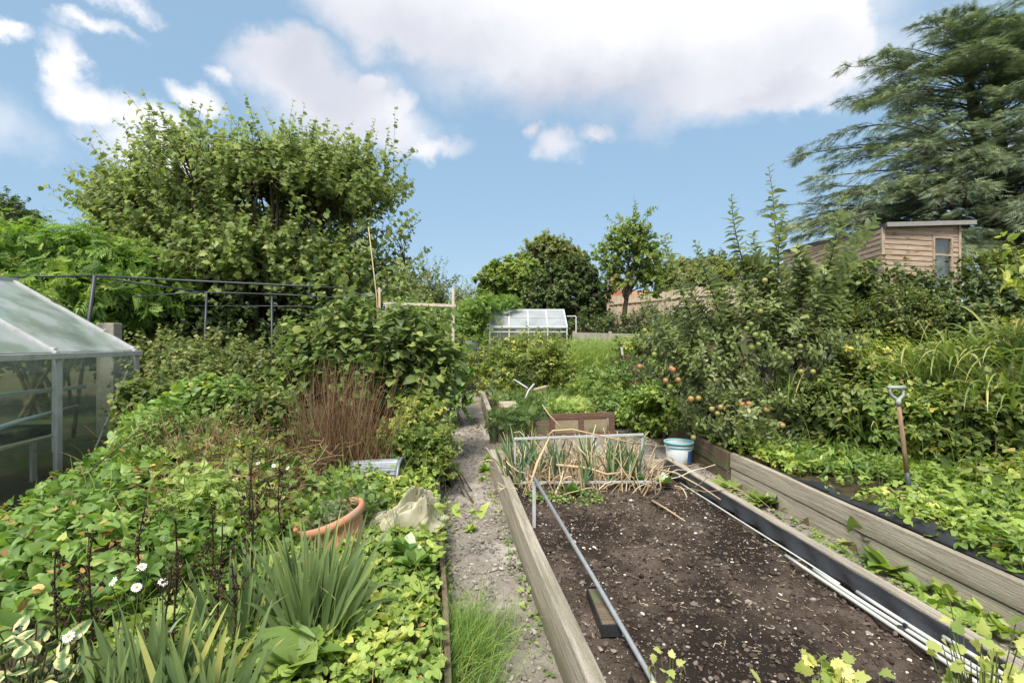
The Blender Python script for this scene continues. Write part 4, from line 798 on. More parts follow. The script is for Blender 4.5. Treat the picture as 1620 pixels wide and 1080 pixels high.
# brick chimney and roof of a house behind
root = thing('brick_house', 'far brick house showing only an orange roof edge and chimney above the fence', 'house', tuple(P(972, 500, 40)))
brick = pmat('orange_brick', [(0, (.28, .11, .06)), (.8, (.45, .22, .13))], 20, .9, .1); c = P(972, 450, 40); b = MB(); b.box(c, (.8, .8, 1.9)); b.box(c + [0, 0, .98], (.95, .95, .12)); b.build('chimney', brick, root, bevel=.01)
b = MB(); b.lathe([(.13, 0), (.15, .04), (.11, .4), (.13, .45)], c + [0, 0, 1.04], 12); b.build('chimney_pot', brick, root)
b = MB(); a_, e_ = P(955, 462, 40), P(1140, 462, 44); V = [a_ + [0, 0, 0], e_, e_ + [0, -3, -2], a_ + [0, -3, -2], a_ + [0, 6, -2], e_ + [0, 6, -2]]; b.add(V, np.array([[0, 1, 2, 3], [1, 0, 4, 5]])); o_ = b.build('roof', brick, root); m = o_.modifiers.new('t', 'SOLIDIFY'); m.thickness = .1
b = MB(); b.box((a_ + e_) / 2 + [0, 1.5, -3.4], (8.5, 7, 3)); b.build('wall', brick, root)

# ------------------------------------------------------------------ timber garden studio, top right
dS = 14.0; cA = P(1395, 357, dS); cB = P(1516, 352, 14.6); back = P(1240, 397, 21.0)
root = thing('garden_studio', 'timber clad garden room with sloping roof under the cedar', 'garden room', (float(cA[0]), float(cA[1]), 2.2))
zb = 2.35
def clad(p, q_, zt0, zt1, nm, boards=14, mt='shed', gap=None):
    p, q_ = np.array(p[:2]), np.array(q_[:2]); u = (q_ - p); Lw = np.linalg.norm(u); u /= Lw; nrm_ = np.array([u[1], -u[0]]); b = MB(); bh = .145; k = 0; z = zb
    while z < max(zt0, zt1):
        sgs = [(0, Lw)] if not gap or z > gap[3] or z + bh < gap[2] else [(0, gap[0]), (gap[1], Lw)]
        for s0, s1 in sgs:
            V = []
            for s in (s0, s1):
                top_ = zt0 + (zt1 - zt0) * s / Lw; za = min(z, top_); zt_ = min(z + bh + .01, top_)
                for off, zz_ in ((.030, za), (.010, zt_), (0, zt_), (0, za)): V.append([p[0] + u[0] * s + nrm_[0] * off, p[1] + u[1] * s + nrm_[1] * off, zz_])
            b.add(V, np.array([[0, 1, 5, 4], [1, 2, 6, 5], [2, 3, 7, 6], [3, 0, 4, 7], [3, 2, 1, 0], [4, 5, 6, 7]]))
        z += bh
    b.build(nm, M[mt], root)
uf = norm(cB[:2] - cA[:2]); Lf_ = np.linalg.norm(cB[:2] - cA[:2]); wx0, wx1 = 1.72, 2.42
wz0, wz1 = 2.6, 1.7 + (540 - 375) / F * 14.5
clad(cA, cB, cA[2] - .06, cB[2] - .05, 'front_wall', gap=(wx0, wx1, wz0, wz1)); clad(back, cA, back[2] - .1, cA[2] - .06, 'side_wall')
nf = np.array([uf[1], -uf[0]])
def onf(s, z, o=0): return np.array([cA[0] + uf[0] * s + nf[0] * o, cA[1] + uf[1] * s + nf[1] * o, z])
wr = thing('window', None, None, (0, 0, 0)); wr.parent = root; wr.location = -Vector(root.location)
zm = wz1 - .52
def wbm(nm, a_, b_, w_=.07, h_=.06, up=(0, 0, 1)):
    o_ = beam(nm, a_, b_, w_, h_, 'shed', None, .003, up=up); o_.parent = wr
for s in (wx0 + .03, wx1 - .03): wbm('frame', onf(s, wz0 + .0, .03), onf(s, wz1, .03), .06, .06, tuple(np.append(uf, 0)))
for z in (wz0 + .03, zm, wz1 - .03): wbm('frame', onf(wx0 + .065, z, .031), onf(wx1 - .065, z, .031), .06, .06)
for z_a, z_b in ((wz0 + .06, zm - .03), (zm + .03, wz1 - .06)):
    q = np.array([onf(wx0 + .06, z_a, .02), onf(wx1 - .06, z_a, .02), onf(wx1 - .06, z_b, .02), onf(wx0 + .06, z_b, .02)]); o_ = mk('pane', np.concatenate([q, q - [0, -.004, 0]]), np.array([[0, 1, 2, 3], [7, 6, 5, 4]]), M['glass']); o_.parent = wr
b = MB(); b.box((onf((wx0 + wx1) / 2, (wz0 + wz1) / 2, -.25)), (.72, .02, 1.6)); o_ = b.build('dark_room_sheet', pmat('room_dark', [(0, (.10, .12, .12)), (.8, (.22, .25, .24))], 4, .8, .2)); o_.parent = wr  # dark sheet behind the panes, its colour stands in for the unlit room
for s in (0, Lf_): beam('corner_trim', onf(s, zb, .028), onf(s, (cA if s == 0 else cB)[2] - .06, .028), .07, .06, 'shed', root, .004, up=(0, 1, 0))
# roof slab with overhang and grey fascia
ov_ = np.append(uf, 0) * .42; fo = np.append(nf, 0) * .16; ub = norm(back - cA)
pA, pB = cA + fo - np.append(uf, 0) * .02, cB + ov_ + fo; pC = cB + ov_ + (back - cA); pD = back
V = np.array([pA, pB, pC, pD]); V = np.concatenate([V, V + [0, 0, .035]]); V[[2, 3, 6, 7], 2] -= 0; mk('roof', V, np.array([[3, 2, 1, 0], [4, 5, 6, 7], [0, 1, 5, 4], [1, 2, 6, 5], [2, 3, 7, 6], [3, 0, 4, 7]]), M['roof'], root)
beam('fascia', pA - [0, .02, .01], pB - [0, .02, .01], .03, .12, 'greyfascia', root, .003); beam('fascia', pD - [.03, 0, .04], pA - [.03, 0, .04], .03, .13, 'roof', root, .003)
clad(cB, cB + (back - cA), cB[2] - .05, back[2] - .05, 'side_wall')
for (px, dd_) in ((1243, 20.8),):
    q = P(px, 435, dd_); o_ = beam('window_trim', q - [.05, .12, .45], q - [.05, .12, -.35], .35, .04, 'black', root, .003, up=(0, 1, 0))

# ================================================================== PLANTS
def Bl(px, py, d, rx, rz, ry=None):
    c = P(px, py, d); k = d / F; return (c[0], c[1], c[2], rx * k, ry or rx * k * .9, rz * k)
def gb(px, d): x = (px - 810) / F * d; return np.array([x, d, float(gz(x, d))])
# ---- far trees
woody('tree', 'tall dark tree top at the far left edge above the hedge', 'tree', gb(10, 26), [Bl(12, 345, 26, 32, 26), Bl(-25, 350, 27, 40, 40), Bl(40, 368, 26, 24, 14)], 260, .7, 16, .22, 'dia', 'darkleaf', rad=.22, wide=1.5)
woody('tree', 'olive domed tree, highest and farthest behind the round dark tree', 'tree', gb(872, 36), [Bl(868, 408, 36, 40, 30), Bl(893, 420, 36, 34, 26), Bl(842, 424, 36, 26, 20)], 620, .5, 22, .26, 'dia', 'farolive', rad=.3, wide=1.4, rsd=.12, clump=.2)
woody('tree', 'light green bushy tree behind the left of the small greenhouse', 'tree', gb(800, 25), [Bl(800, 446, 25, 40, 28), Bl(782, 468, 25, 26, 30), Bl(825, 465, 25, 40, 40), Bl(820, 436, 25, 36, 20)], 720, .35, 24, .20, 'dia', 'farlight', rad=.18, wide=1.5)
woody('tree', 'round dense dark green tree behind the small greenhouse', 'tree', gb(905, 21), [Bl(898, 466, 21, 58, 50), Bl(926, 480, 20.5, 34, 44), Bl(866, 484, 20.5, 34, 38), Bl(903, 436, 21, 36, 26)], 1200, .28, 24, .13, 'dia', 'darkleaf', rad=.16, wide=1.4, rsd=.16, clump=.15)
woody('tree', 'slender pale green tree with open crown in front of the fence', 'tree', gb(990, 18.5), [Bl(1000, 378, 18.5, 32, 32), Bl(1022, 402, 18.5, 24, 34), Bl(962, 402, 18.5, 20, 15), Bl(985, 432, 18.5, 34, 20), Bl(1012, 350, 18.5, 20, 16), Bl(1030, 450, 18.5, 18, 20)], 420, .36, 18, .13, 'dia', 'farlight', rad=.09, trunk_h=1.4, wide=1.3, up=.5)
woody('tree', 'spiky brownish shrubby tree on the skyline right of the big tree', 'tree', gb(685, 27), [Bl(680, 452, 27, 34, 24), Bl(712, 476, 27, 34, 22), Bl(650, 475, 27, 30, 22), Bl(690, 488, 26, 60, 22)], 420, .8, 14, .16, 'dia', 'currant', rad=.1, up=1.0, wide=1.3)
woody('tree', 'bare twiggy sapling on the skyline left of the small greenhouse', 'tree', gb(747, 27), [Bl(748, 462, 27, 9, 26)], 26, .6, 3, .08, 'dia', 'currant', rad=.03)
woody('tree', 'olive tree row beyond the pale fence behind the apple tree', 'tree', gb(1110, 30), [Bl(1070, 436, 30, 40, 20), Bl(1130, 436, 30, 40, 22), Bl(1180, 442, 30, 40, 22), Bl(1100, 448, 29, 60, 16)], 620, .5, 20, .24, 'dia', 'farolive', rad=.2, wide=1.4)
woody('tree', 'dark pointed tree above the pale fence', 'tree', gb(1128, 34), [Bl(1128, 420, 34, 16, 18), Bl(1125, 438, 34, 28, 14)], 240, .5, 16, .22, 'dia', 'darkleaf', rad=.2)
woody('shrub', 'low green thicket along the end of the garden left of the small greenhouse', 'shrub', gb(700, 19), [Bl(650, 510, 19, 50, 26), Bl(700, 512, 19, 46, 24), Bl(745, 515, 19, 44, 26), Bl(610, 500, 18, 40, 34)], 700, .4, 18, .12, 'dia', 'farlight', rad=.05, wide=1.4, foliage_name='foliage', stem_name='stems')
woody('climber', 'bright climber sprawling over the left of the small greenhouse', 'climber', gb(765, 16.4), [Bl(758, 488, 16.6, 26, 16), Bl(742, 505, 16.6, 26, 26), Bl(796, 481, 17.5, 24, 6), Bl(738, 530, 16.6, 28, 24)], 380, .28, 12, .15, 'pinn5', 'wisteria', rad=.03, foliage_name='foliage', stem_name='stems', ldroop=.2)
woody('shrub', 'rough dark scrub between the small greenhouse and the pale fence', 'shrub', gb(980, 18), [Bl(935, 520, 18, 40, 16), Bl(985, 515, 18, 44, 18), Bl(1030, 510, 18, 40, 20), Bl(1090, 520, 17, 50, 22)], 500, .3, 14, .10, 'dia', 'darkleaf', rad=.03, foliage_name='foliage', stem_name='stems')
# ---- big feathery tree, upper left
D1 = 11.0; b0 = gb(420, D1)
lumpy = .30
woody('tree', 'large spreading broadleaved tree with feathery shoots towering over the left hedge', 'tree', b0,
      [Bl(395, 350, D1, 175, 118), Bl(240, 345, D1, 70, 70), Bl(330, 290, D1, 88, 62), Bl(455, 300, D1, 92, 62), Bl(560, 350, D1, 82, 100), Bl(300, 410, D1 - .4, 110, 40), Bl(560, 430, D1, 70, 44), Bl(430, 400, D1 - .6, 110, 50), Bl(350, 450, D1 - .7, 130, 34), Bl(520, 455, D1 - .5, 100, 34), Bl(215, 430, D1 - .4, 70, 30)],
      3300, .70, 15, .122, 'maple', 'tree', limbs=110, rad=.10, up=.32, shell=.35, clump=.47, cs=1.0, spread=.45, fan=tuple(b0 + [0, 0, 1.6]), jit=.42, wide=1.0, lup=.55)
lumpy = .24
# ---- left hedge
woody('hedge', 'tall bright hedge of wisteria with long leaflets behind the greenhouse', 'hedge', gb(80, 8.3), [Bl(30, 415, 8.4, 120, 52, .8), Bl(140, 430, 8.6, 90, 44, .8), Bl(215, 455, 8.8, 60, 38, .7), Bl(-90, 420, 8, 110, 70, .8), Bl(60, 470, 8.3, 150, 50, .7)],
      1150, .34, 8, .27, 'pinn', 'wisteria', rad=.05, up=.25, clump=.2, foliage_name='foliage', stem_name='stems', ldroop=.35, shell=.6)
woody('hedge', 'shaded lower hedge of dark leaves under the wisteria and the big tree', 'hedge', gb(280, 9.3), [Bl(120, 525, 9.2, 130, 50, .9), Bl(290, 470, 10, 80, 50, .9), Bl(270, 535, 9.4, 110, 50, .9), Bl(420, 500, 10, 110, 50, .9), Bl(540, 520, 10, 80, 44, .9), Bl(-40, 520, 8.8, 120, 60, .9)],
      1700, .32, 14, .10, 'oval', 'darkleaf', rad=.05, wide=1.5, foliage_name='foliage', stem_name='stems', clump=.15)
woody('shrub', 'wisteria spray leaning over the top of the greenhouse roof', 'climber', P(-60, 520, 6.9), [Bl(20, 462, 6.6, 48, 14), Bl(-40, 470, 6.6, 60, 24)], 34, .25, 7, .21, 'pinn', 'wisteria', rad=.015, foliage_name='foliage', stem_name='stems')
# ---- soft fruit bushes
for px, py, d, rx, rz, lab in ((265, 572, 6.9, 50, 32, 'mottled fruit bush nearest the greenhouse corner'), (345, 566, 6.9, 56, 34, 'mottled fruit bush below the second cage post'), (420, 596, 6.6, 50, 40, 'mottled fruit bush beside the round-leaved shrub'), (300, 610, 6.0, 66, 40, 'lower mottled fruit bush above the bindweed')):
    woody('fruit_bush', lab, 'bush', gb(px, d), [Bl(px, py, d, rx, rz), Bl(px - rx * .5, py + 18, d - .2, rx * .6, rz * .8), Bl(px + rx * .5, py + 16, d - .1, rx * .6, rz * .8), Bl(px, py + 40, d, rx, rz * .8)], 330, .26, 12, .062, 'maple', 'currant', rad=.014, up=.9, wide=1.1, foliage_name='foliage', stem_name='stems', group='fruit bushes beside the cage', clump=.15)
woody('shrub', 'large multi-stemmed shrub with big round leaves left of the path', 'shrub', gb(600, 6.0), [Bl(595, 580, 6.0, 95, 56), Bl(505, 575, 6.1, 50, 48), Bl(672, 600, 6.0, 50, 58), Bl(560, 530, 6.0, 50, 32), Bl(645, 550, 6, 52, 30), Bl(620, 650, 5.9, 88, 52), Bl(500, 620, 5.9, 60, 40)],
      400, .42, 10, .105, 'round', 'hazel', limbs=30, rad=.03, up=.85, shell=.4, clump=.2, fan=tuple(gb(600, 6.0)), jit=.3, foliage_name='foliage', stem_name='stems')
for px, py, d, rx, rz, lab, mt, tp, s_ in ((672, 668, 5.3, 34, 24, 'yellowing bramble leaning over the path edge', 'yellowleaf', 'trif', .085), (645, 704, 5.0, 40, 22, 'low yellow-green bramble behind the steel cloche', 'yellowleaf', 'trif', .08), (690, 712, 5.0, 18, 20, 'small yellow bramble spray beside the path', 'yellowleaf', 'trif', .08),
        (714, 598, 8.2, 28, 42, 'leafy green bean plant by the path behind the big shrub', 'heart', 'heart', .10), (700, 560, 9.0, 40, 34, 'mid green bush behind the round-leaved shrub', 'midleaf', 'oval', .09), (745, 560, 11.5, 36, 26, 'pale raspberry canes left of the small greenhouse', 'yellowleaf', 'trif', .10)):
    woody('bramble' if mt == 'yellowleaf' else 'bush', lab, 'bush', gb(px, d), [Bl(px, py, d, rx, rz), Bl(px - rx * .4, py + 14, d, rx * .7, rz * .8), Bl(px + 4, py + rz * .8, d, rx * .8, rz * .7)], 110, .2, 9, s_, tp, mt, rad=.01, up=.5, foliage_name='foliage', stem_name='stems')
woody('raspberry_bush', 'wide yellow-flecked raspberry thicket in front of the small greenhouse', 'bush', gb(838, 10.9), [Bl(838, 590, 10.9, 60, 44), Bl(800, 600, 10.7, 38, 34), Bl(880, 602, 10.9, 28, 40), Bl(848, 556, 11, 48, 20), Bl(802, 566, 11, 30, 18)], 620, .30, 12, .10, 'trif', 'yellowleaf', rad=.014, up=.8, foliage_name='foliage', stem_name='canes', clump=.15, rsd=.26)
for px, py, d, rx, rz, lab, mt, tp, s_, nt_ in ((345, 640, 5.0, 46, 34, 'loose light green sapling rising between bindweed and dead stems', 'weed', 'oval', .07, 170), (415, 655, 4.8, 34, 36, 'small mixed shrub hiding the blue dome', 'midleaf', 'oval', .06, 190), (270, 690, 4.3, 46, 26, 'fine-leaved green bush standing in the bindweed', 'weed', 'lance', .08, 170), (385, 735, 4.0, 34, 26, 'young yellow-green spiraea at the left of the dead stems', 'yellowleaf', 'oval', .05, 150), (440, 690, 4.7, 20, 34, 'leafy green shoots woven through the dead brown bundle', 'hazel', 'oval', .07, 90), (320, 790, 3.4, 36, 22, 'feathery pale weed clump in front of the dead tangle', 'feather', 'fern', .11, 90), (235, 640, 5.3, 40, 26, 'climbing shrub beside the greenhouse corner', 'midleaf', 'lobed', .08, 150)):
    woody('shrub', lab, 'shrub', gb(px, d), [Bl(px, py, d, rx, rz), Bl(px - rx * .4, py + 16, d, rx * .7, rz * .8), Bl(px + rx * .4, py + 18, d - .1, rx * .7, rz * .8)], nt_, .18, 10, s_, tp, mt, rad=.008, up=.9, foliage_name='foliage', stem_name='stems', clump=.2)
# feathery asparagus
q = region(1500, [P(885, 0, 13.0)[:2], P(985, 0, 13.2)[:2], P(992, 0, 14.6)[:2], P(890, 0, 14.4)[:2]]); n = len(q); r0 = np.column_stack([q, gz(q[:, 0], q[:, 1])]); d = norm(rng.normal(0, .16, (n, 3)) * [1, 1, 0] + [0, 0, 1])
root = thing('asparagus', 'feathery pale green asparagus fern in front of the grey plank fence', 'asparagus', gb(935, 13.8))
blades('stems', r0, d, rng.uniform(.6, 1.2, n), .012, .35, M['straw_leaf'], root, 4)
s = rng.integers(0, n, 11000); t = rng.uniform(.35, 1, 11000); pos = r0[s] + d[s] * (t * 1.15)[:, None] + rng.normal(0, .06, (11000, 3)); leaves('foliage', pos, norm(rdir(11000) + [0, 0, .9]), rdir(11000), rng.uniform(.06, .16, 11000), 'spray', M['feather'], root, rnd=np.clip(.75 - t * .55 + rng.normal(0, .12, 11000), 0, 1))
# flowers, herbs and comfrey right of the second bed
for px, py, d, rx, rz, lab, mt, tp, s_, nt_ in ((990, 590, 9.6, 60, 26, 'soft green flower clump with small magenta heads', 'weed', 'lance', .10, 240), (1050, 560, 10.5, 60, 30, 'yellowing low bush under the left of the apple tree', 'yellowleaf', 'oval', .09, 260), (945, 612, 9.4, 38, 20, 'low pale herb clump beside the second bed', 'straw_leaf', 'fern', .13, 150),
        (985, 640, 8.2, 42, 22, 'grassy green herb clump at the bend of the far path', 'weed', 'lance', .12, 170), (1050, 650, 7.4, 52, 30, 'bright green leafy mint patch beside the far path', 'straw_leaf', 'oval', .085, 300), (1110, 650, 7.0, 46, 28, 'bright green mint patch below the apples', 'straw_leaf', 'oval', .085, 240), (1030, 545, 13, 50, 14, 'yellow green hedge foot near the grey plank fence', 'yellowleaf', 'oval', .11, 240), (1090, 520, 13.5, 60, 22, 'loose green bush behind the left of the apple tree', 'midleaf', 'oval', .1, 240)):
    woody('herb_clump' if tp != 'oval' else 'leafy_clump', lab, 'plant', gb(px, d), [Bl(px, py, d, rx, rz), Bl(px - rx * .5, py + 8, d, rx * .6, rz * .8), Bl(px + rx * .4, py + 8, d - .2, rx * .6, rz * .9)], nt_, .17, 10, s_, tp, mt, rad=.008, up=.7, foliage_name='foliage', stem_name='stems')
for i, (px, py, d) in enumerate(((1003, 582, 9.1), (1010, 592, 9.0), (1004, 607, 8.9), (1012, 610, 8.9), (975, 570, 9.6), (990, 566, 9.7))):
    c = P(px, py, d); b = MB(); b.tube([c - [0, 0, .3], c - [0, 0, .01]], .004, 5); r = thing('flower', 'small magenta flower head among the herbs beyond the second bed', 'flower', tuple(c), 'magenta flowers beyond the second bed'); b.build('stem', M['stemgreen'], r)
    V = rdir(60, .6); leaves('head', c + V * .03, V, rdir(60), .035, 'dia', rndmat('magenta_petals', [(0, (.22, .06, .10)), (1, (.42, .20, .27))]) if i == 0 else bpy.data.materials['magenta_petals'], r)
q = region(900, [P(1010, 0, 8.6)[:2], P(1060, 0, 8.6)[:2], P(1060, 0, 9.2)[:2], P(1010, 0, 9.2)[:2]])[:60]; z = gz(q[:, 0], q[:, 1])
tag(blades('strap_plant', np.column_stack([q, z]), norm(rng.normal(0, .4, (60, 3)) + [0, 0, 1]), rng.uniform(.6, .95, 60), .03, .9, M['strap'], None), 'yellow-green strap-leaved clump between herbs and apple tree', 'plant')
# carrots and weeds on the far bed
poly = [(.0, 7.75), (1.35, 8.0), (1.15, 10.4), (-.42, 10.2), (-.3, 8.9), (.15, 8.6)]
q = region(4200, poly, lambda x, y: .25 + fbm(x * 1.5, y * 1.5, 2)); cover('carrot_tops', 'feathery carrot tops and weeds covering the far raised bed', 'carrots', q, .12, .12, 'fern', 'carrot', jit=.7, zoff=SL * q[:, 1] + .2, tilt=1.2, rsd=.15)
q = region(900, [(.55, 7.7), (1.3, 7.95), (1.2, 9), (.6, 8.8)]); cover('pale_weeds', 'low pale yellow-green weeds at the right of the far bed', 'weeds', q, .12, .12, 'fern', 'feather', jit=.6, zoff=SL * q[:, 1] + .26, tilt=.8)
q = region(520, [(-.45, 6.95), (.25, 7.05), (.45, 7.4), (-.15, 7.5)]); cover('carrot_tops', 'carrot tops spilling over the near corner of the far bed', 'carrots', q, .30, .13, 'fern', 'carrot', jit=.8, zoff=SL * q[:, 1] + .12, tilt=1.2)
# ---- apple tree
D5 = 5.9; ab = gb(1215, D5); root = thing('apple_tree', 'bushy apple tree with upright shoots and many small apples', 'apple tree', tuple(ab))
bl = np.array([Bl(1215, 560, D5, 92, 74), Bl(1120, 600, 5.8, 70, 58), Bl(1060, 560, 6.2, 44, 56), Bl(1290, 590, D5, 66, 60), Bl(1180, 655, 5.6, 100, 34), Bl(1235, 505, D5, 40, 30), Bl(1130, 550, 6.2, 50, 30), Bl(1270, 650, 5.6, 66, 36)])
def shootleaves(C, per, ls, t0=.25):
    n = len(C); K = C.shape[1]; t = np.tile(np.linspace(t0, 1, per), n) ** .85; ti = np.repeat(np.arange(n), per); k = np.minimum((t * (K - 1)).astype(int), K - 2); f = (t * (K - 1) - k)[:, None]; p = C[ti, k] * (1 - f) + C[ti, k + 1] * f
    ax = norm(C[ti, k + 1] - C[ti, k]); a = np.tile(np.arange(per) * 2.4, n) + np.repeat(rng.uniform(0, 6, n), per); u = norm(np.cross(ax, [0, 1, .1])); v = np.cross(ax, u)
    o_ = u * np.cos(a)[:, None] + v * np.sin(a)[:, None]; return p, norm(o_ + ax * .35 + [0, 0, .05]), norm(ax + .25 * rng.normal(0, 1, p.shape)), ls * rng.uniform(.7, 1.15, len(p)) * np.where(t > .93, .6, 1)
lim = [(1225, 690, 1240, 520, 1215, 264), (1218, 690, 1190, 520, 1158, 312), (1230, 690, 1290, 500, 1335, 312), (1235, 690, 1300, 480, 1386, 346), (1215, 690, 1225, 520, 1240, 335), (1210, 690, 1160, 560, 1100, 380), (1205, 690, 1120, 560, 1052, 376), (1205, 690, 1100, 600, 1022, 470),
       (1222, 690, 1210, 500, 1190, 372), (1228, 690, 1265, 500, 1262, 385), (1230, 690, 1290, 540, 1352, 395), (1212, 690, 1150, 560, 1078, 440), (1212, 690, 1160, 520, 1125, 430), (1225, 690, 1250, 520, 1285, 420), (1200, 690, 1100, 640, 1000, 560), (1235, 690, 1300, 600, 1370, 560), (1232, 690, 1300, 560, 1330, 470), (1220, 690, 1222, 470, 1175, 420)]
C = []
for a, b_, c, d_, e, f_ in lim:
    dt = D5 + rng.uniform(-.35, .35); p0, p1, p2 = np.array([ab[0] + rng.normal(0, .06), ab[1], ab[2] - .03]), P(c, d_, (D5 + dt) / 2), P(e, f_, dt); t = np.linspace(0, 1, 14)[:, None]; x = p0 * (1 - t) ** 2 + (2 * p1 - .5 * p0 - .5 * p2) * 2 * t * (1 - t) + p2 * t * t
    x += .012 * np.sin(t * 17 + rng.uniform(0, 6, 3)) * rng.normal(0, 1, 3); C.append(x)
C = np.array(C); b = MB(); b.add(*tubes(C, (.026 * np.linspace(1, .12, 14) ** 1.1)[None] * rng.uniform(.7, 1.1, (len(C), 1)), 7)[:2])
side = []; 
for x in C:
    for k in range(4): i = rng.integers(5, 10); side.append(curves(x[i], x[i] + norm(x[i + 1] - x[i]) * rng.uniform(.15, .4) + rng.normal(0, .13, 3) * [1, 1, .4], 6, wob=.04)[0])
side = np.array(side); b.add(*tubes(side, (.005 * np.linspace(1, .4, 6))[None], 4)[:2])
p, od = in_blobs(bl, 640, .25, .42, .4); S = C.reshape(-1, 3); near = np.array([np.argmin(((S - q_) ** 2).sum(1)) for q_ in p]); b.add(*tubes(curves(S[near], p, 4, wob=.05), (.004 * np.linspace(1, .6, 4))[None], 3)[:2])
dr = norm(od + rng.normal(0, .45, p.shape) + [0, 0, .5]); Ct = curves(p, p + dr * rng.uniform(.1, .3, 640)[:, None], 5, wob=.05); b.add(*tubes(Ct, .002, 3)[:2]); b.build('trunk', M['bark'], root, True)
q1 = shootleaves(C, 100, .14, .34); q2 = shootleaves(side, 12, .095, .15); q3 = shootleaves(Ct, 11, .072, 0)
leaves('crown', *[np.concatenate([a_, b_, c_]) for a_, b_, c_ in zip(q1, q2, q3)], 'oval', M['apple_leaf'], root, wide=.85)
am, t_, o_ = newmat('apple_skin'); at = N(t_, 'ShaderNodeAttribute', attribute_name='rnd'); rp = ramp(t_, [(0, (.15, .20, .04)), (.5, (.28, .26, .07)), (.75, (.36, .17, .07)), (1, (.34, .08, .05))]); nn_ = N(t_, 'ShaderNodeTexNoise'); nn_.inputs['Scale'].default_value = 22
ma = N(t_, 'ShaderNodeMath', operation='MULTIPLY_ADD'); L(t_, nn_.outputs['Fac'], ma.inputs[0]); ma.inputs[1].default_value = .6; L(t_, at.outputs['Fac'], ma.inputs[2]); sb = N(t_, 'ShaderNodeMath', operation='SUBTRACT'); L(t_, ma.outputs[0], sb.inputs[0]); sb.inputs[1].default_value = .3; L(t_, sb.outputs[0], rp.inputs[0])
pr_ = N(t_, 'ShaderNodeBsdfPrincipled'); L(t_, rp.outputs[0], pr_.inputs['Base Color']); pr_.inputs['Roughness'].default_value = .35; L(t_, pr_.outputs[0], o_.inputs[0])
AP = [(1188, 513, 0), (1195, 530, .1), (1181, 520, 0), (1200, 545, .1), (1190, 550, .1), (1207, 532, .0), (1240, 560, .1), (1249, 567, .1), (1286, 588, .45), (1267, 588, .3), (1062, 583, .75), (1053, 602, .7), (1073, 601, .7), (1060, 612, .15), (1093, 631, .65), (1105, 630, .6), (1126, 647, .55), (1140, 644, .6), (1135, 654, .5), (1178, 656, .35), (1213, 648, .6), (1238, 673, .6), (1012, 580, .8), (1035, 561, .15), (1210, 444, .4), (1065, 585, .8), (1174, 640, .8), (1185, 639, .8), (1097, 692, .35), (1203, 493, .3), (1020, 523, .2), (1266, 548, .2)]
for i, (px, py, rd) in enumerate(AP):
    c = P(px, py, 5.2 + rng.uniform(-.1, .15) + (px < 1100) * .1); b = MB(); r = rng.uniform(.025, .032); pr = [(0, .72), (.18, .86), (.5, .98), (.85, .7), (1.0, .15), (.95, -.35), (.68, -.8), (.3, -.95), (.0, -.82)]
    b.lathe([(a_ * r, z_ * r) for a_, z_ in pr], c, 16); b.a = [np.full(b.n, rd)]; b.build('apple', am, root, True)
    k = MB(); k.tube([c + [0, 0, r * .8], c + [.006, .0, r * 1.5], c + [.01, .02, r * 2.6]], .0018, 5); st = k.build('stalk', M['bark'], None); st.parent = [o for o in root.children if o.name.startswith('apple')][-1]; st.location = (0, 0, 0)
# ---- right hand bank
woody('hedge', 'dark ivy hedge along the top of the right bank below the garden room', 'hedge', gb(1450, 7.6), [Bl(1400, 478, 7.4, 70, 40), Bl(1500, 478, 7.2, 90, 34), Bl(1600, 480, 6.8, 80, 42), Bl(1700, 480, 6.5, 100, 60), Bl(1340, 510, 7.8, 60, 46), Bl(1450, 530, 7.0, 90, 44), Bl(1560, 540, 6.8, 90, 50)],
      1250, .26, 13, .075, 'heart', 'darkleaf', rad=.03, foliage_name='foliage', stem_name='stems', clump=.12, rsd=.25)
for px, py, d, rx, rz, lab, mt, tp, s_, nt_ in ((1345, 450, 7.4, 34, 62, 'upright bush of pale lobed leaves beside the apple tree', 'midleaf', 'maple', .09, 230), (1330, 540, 6.9, 60, 44, 'dense green bush between apple tree and ivy hedge', 'midleaf', 'oval', .08, 420), (1420, 500, 6.6, 50, 38, 'small-leaved grey green bush in front of the ivy hedge', 'midleaf', 'oval', .045, 520),
        (1370, 585, 5.9, 66, 36, 'yellow and red mottled bramble behind the fork', 'yellowleaf', 'trif', .085, 420), (1450, 600, 5.6, 66, 36, 'greener bramble spreading beside the strap leaves', 'yellowleaf', 'trif', .08, 360), (1330, 640, 5.4, 60, 36, 'leafy undergrowth at the foot of the apple tree', 'midleaf', 'oval', .075, 420),
        (1500, 660, 4.9, 74, 32, 'light green bramble just behind the fork on the right', 'yellowleaf', 'trif', .085, 360), (1590, 670, 4.6, 60, 46, 'green shrub at the right edge under the strap leaves', 'midleaf', 'oval', .085, 320), (1405, 655, 5.1, 56, 26, 'dark green nettles behind the fork shaft', 'weed', 'oval', .08, 300)):
    woody('bramble' if mt == 'yellowleaf' else 'bush', lab, 'bush', gb(px, d), [Bl(px, py, d, rx, rz), Bl(px - rx * .5, py + 12, d, rx * .6, rz * .8), Bl(px + rx * .5, py + 12, d, rx * .6, rz * .8)], nt_, .2, 10, s_, tp, mt, rad=.01, foliage_name='foliage', stem_name='stems', rsd=.24)
woody('tall_weed', 'pale green leafy shoots poking in at the right edge below the cedar', 'shrub', gb(1760, 4.3), [Bl(1612, 395, 4.3, 14, 24), Bl(1640, 440, 4.3, 24, 40)], 22, .18, 8, .085, 'oval', 'celery', rad=.01, foliage_name='foliage', stem_name='stems')
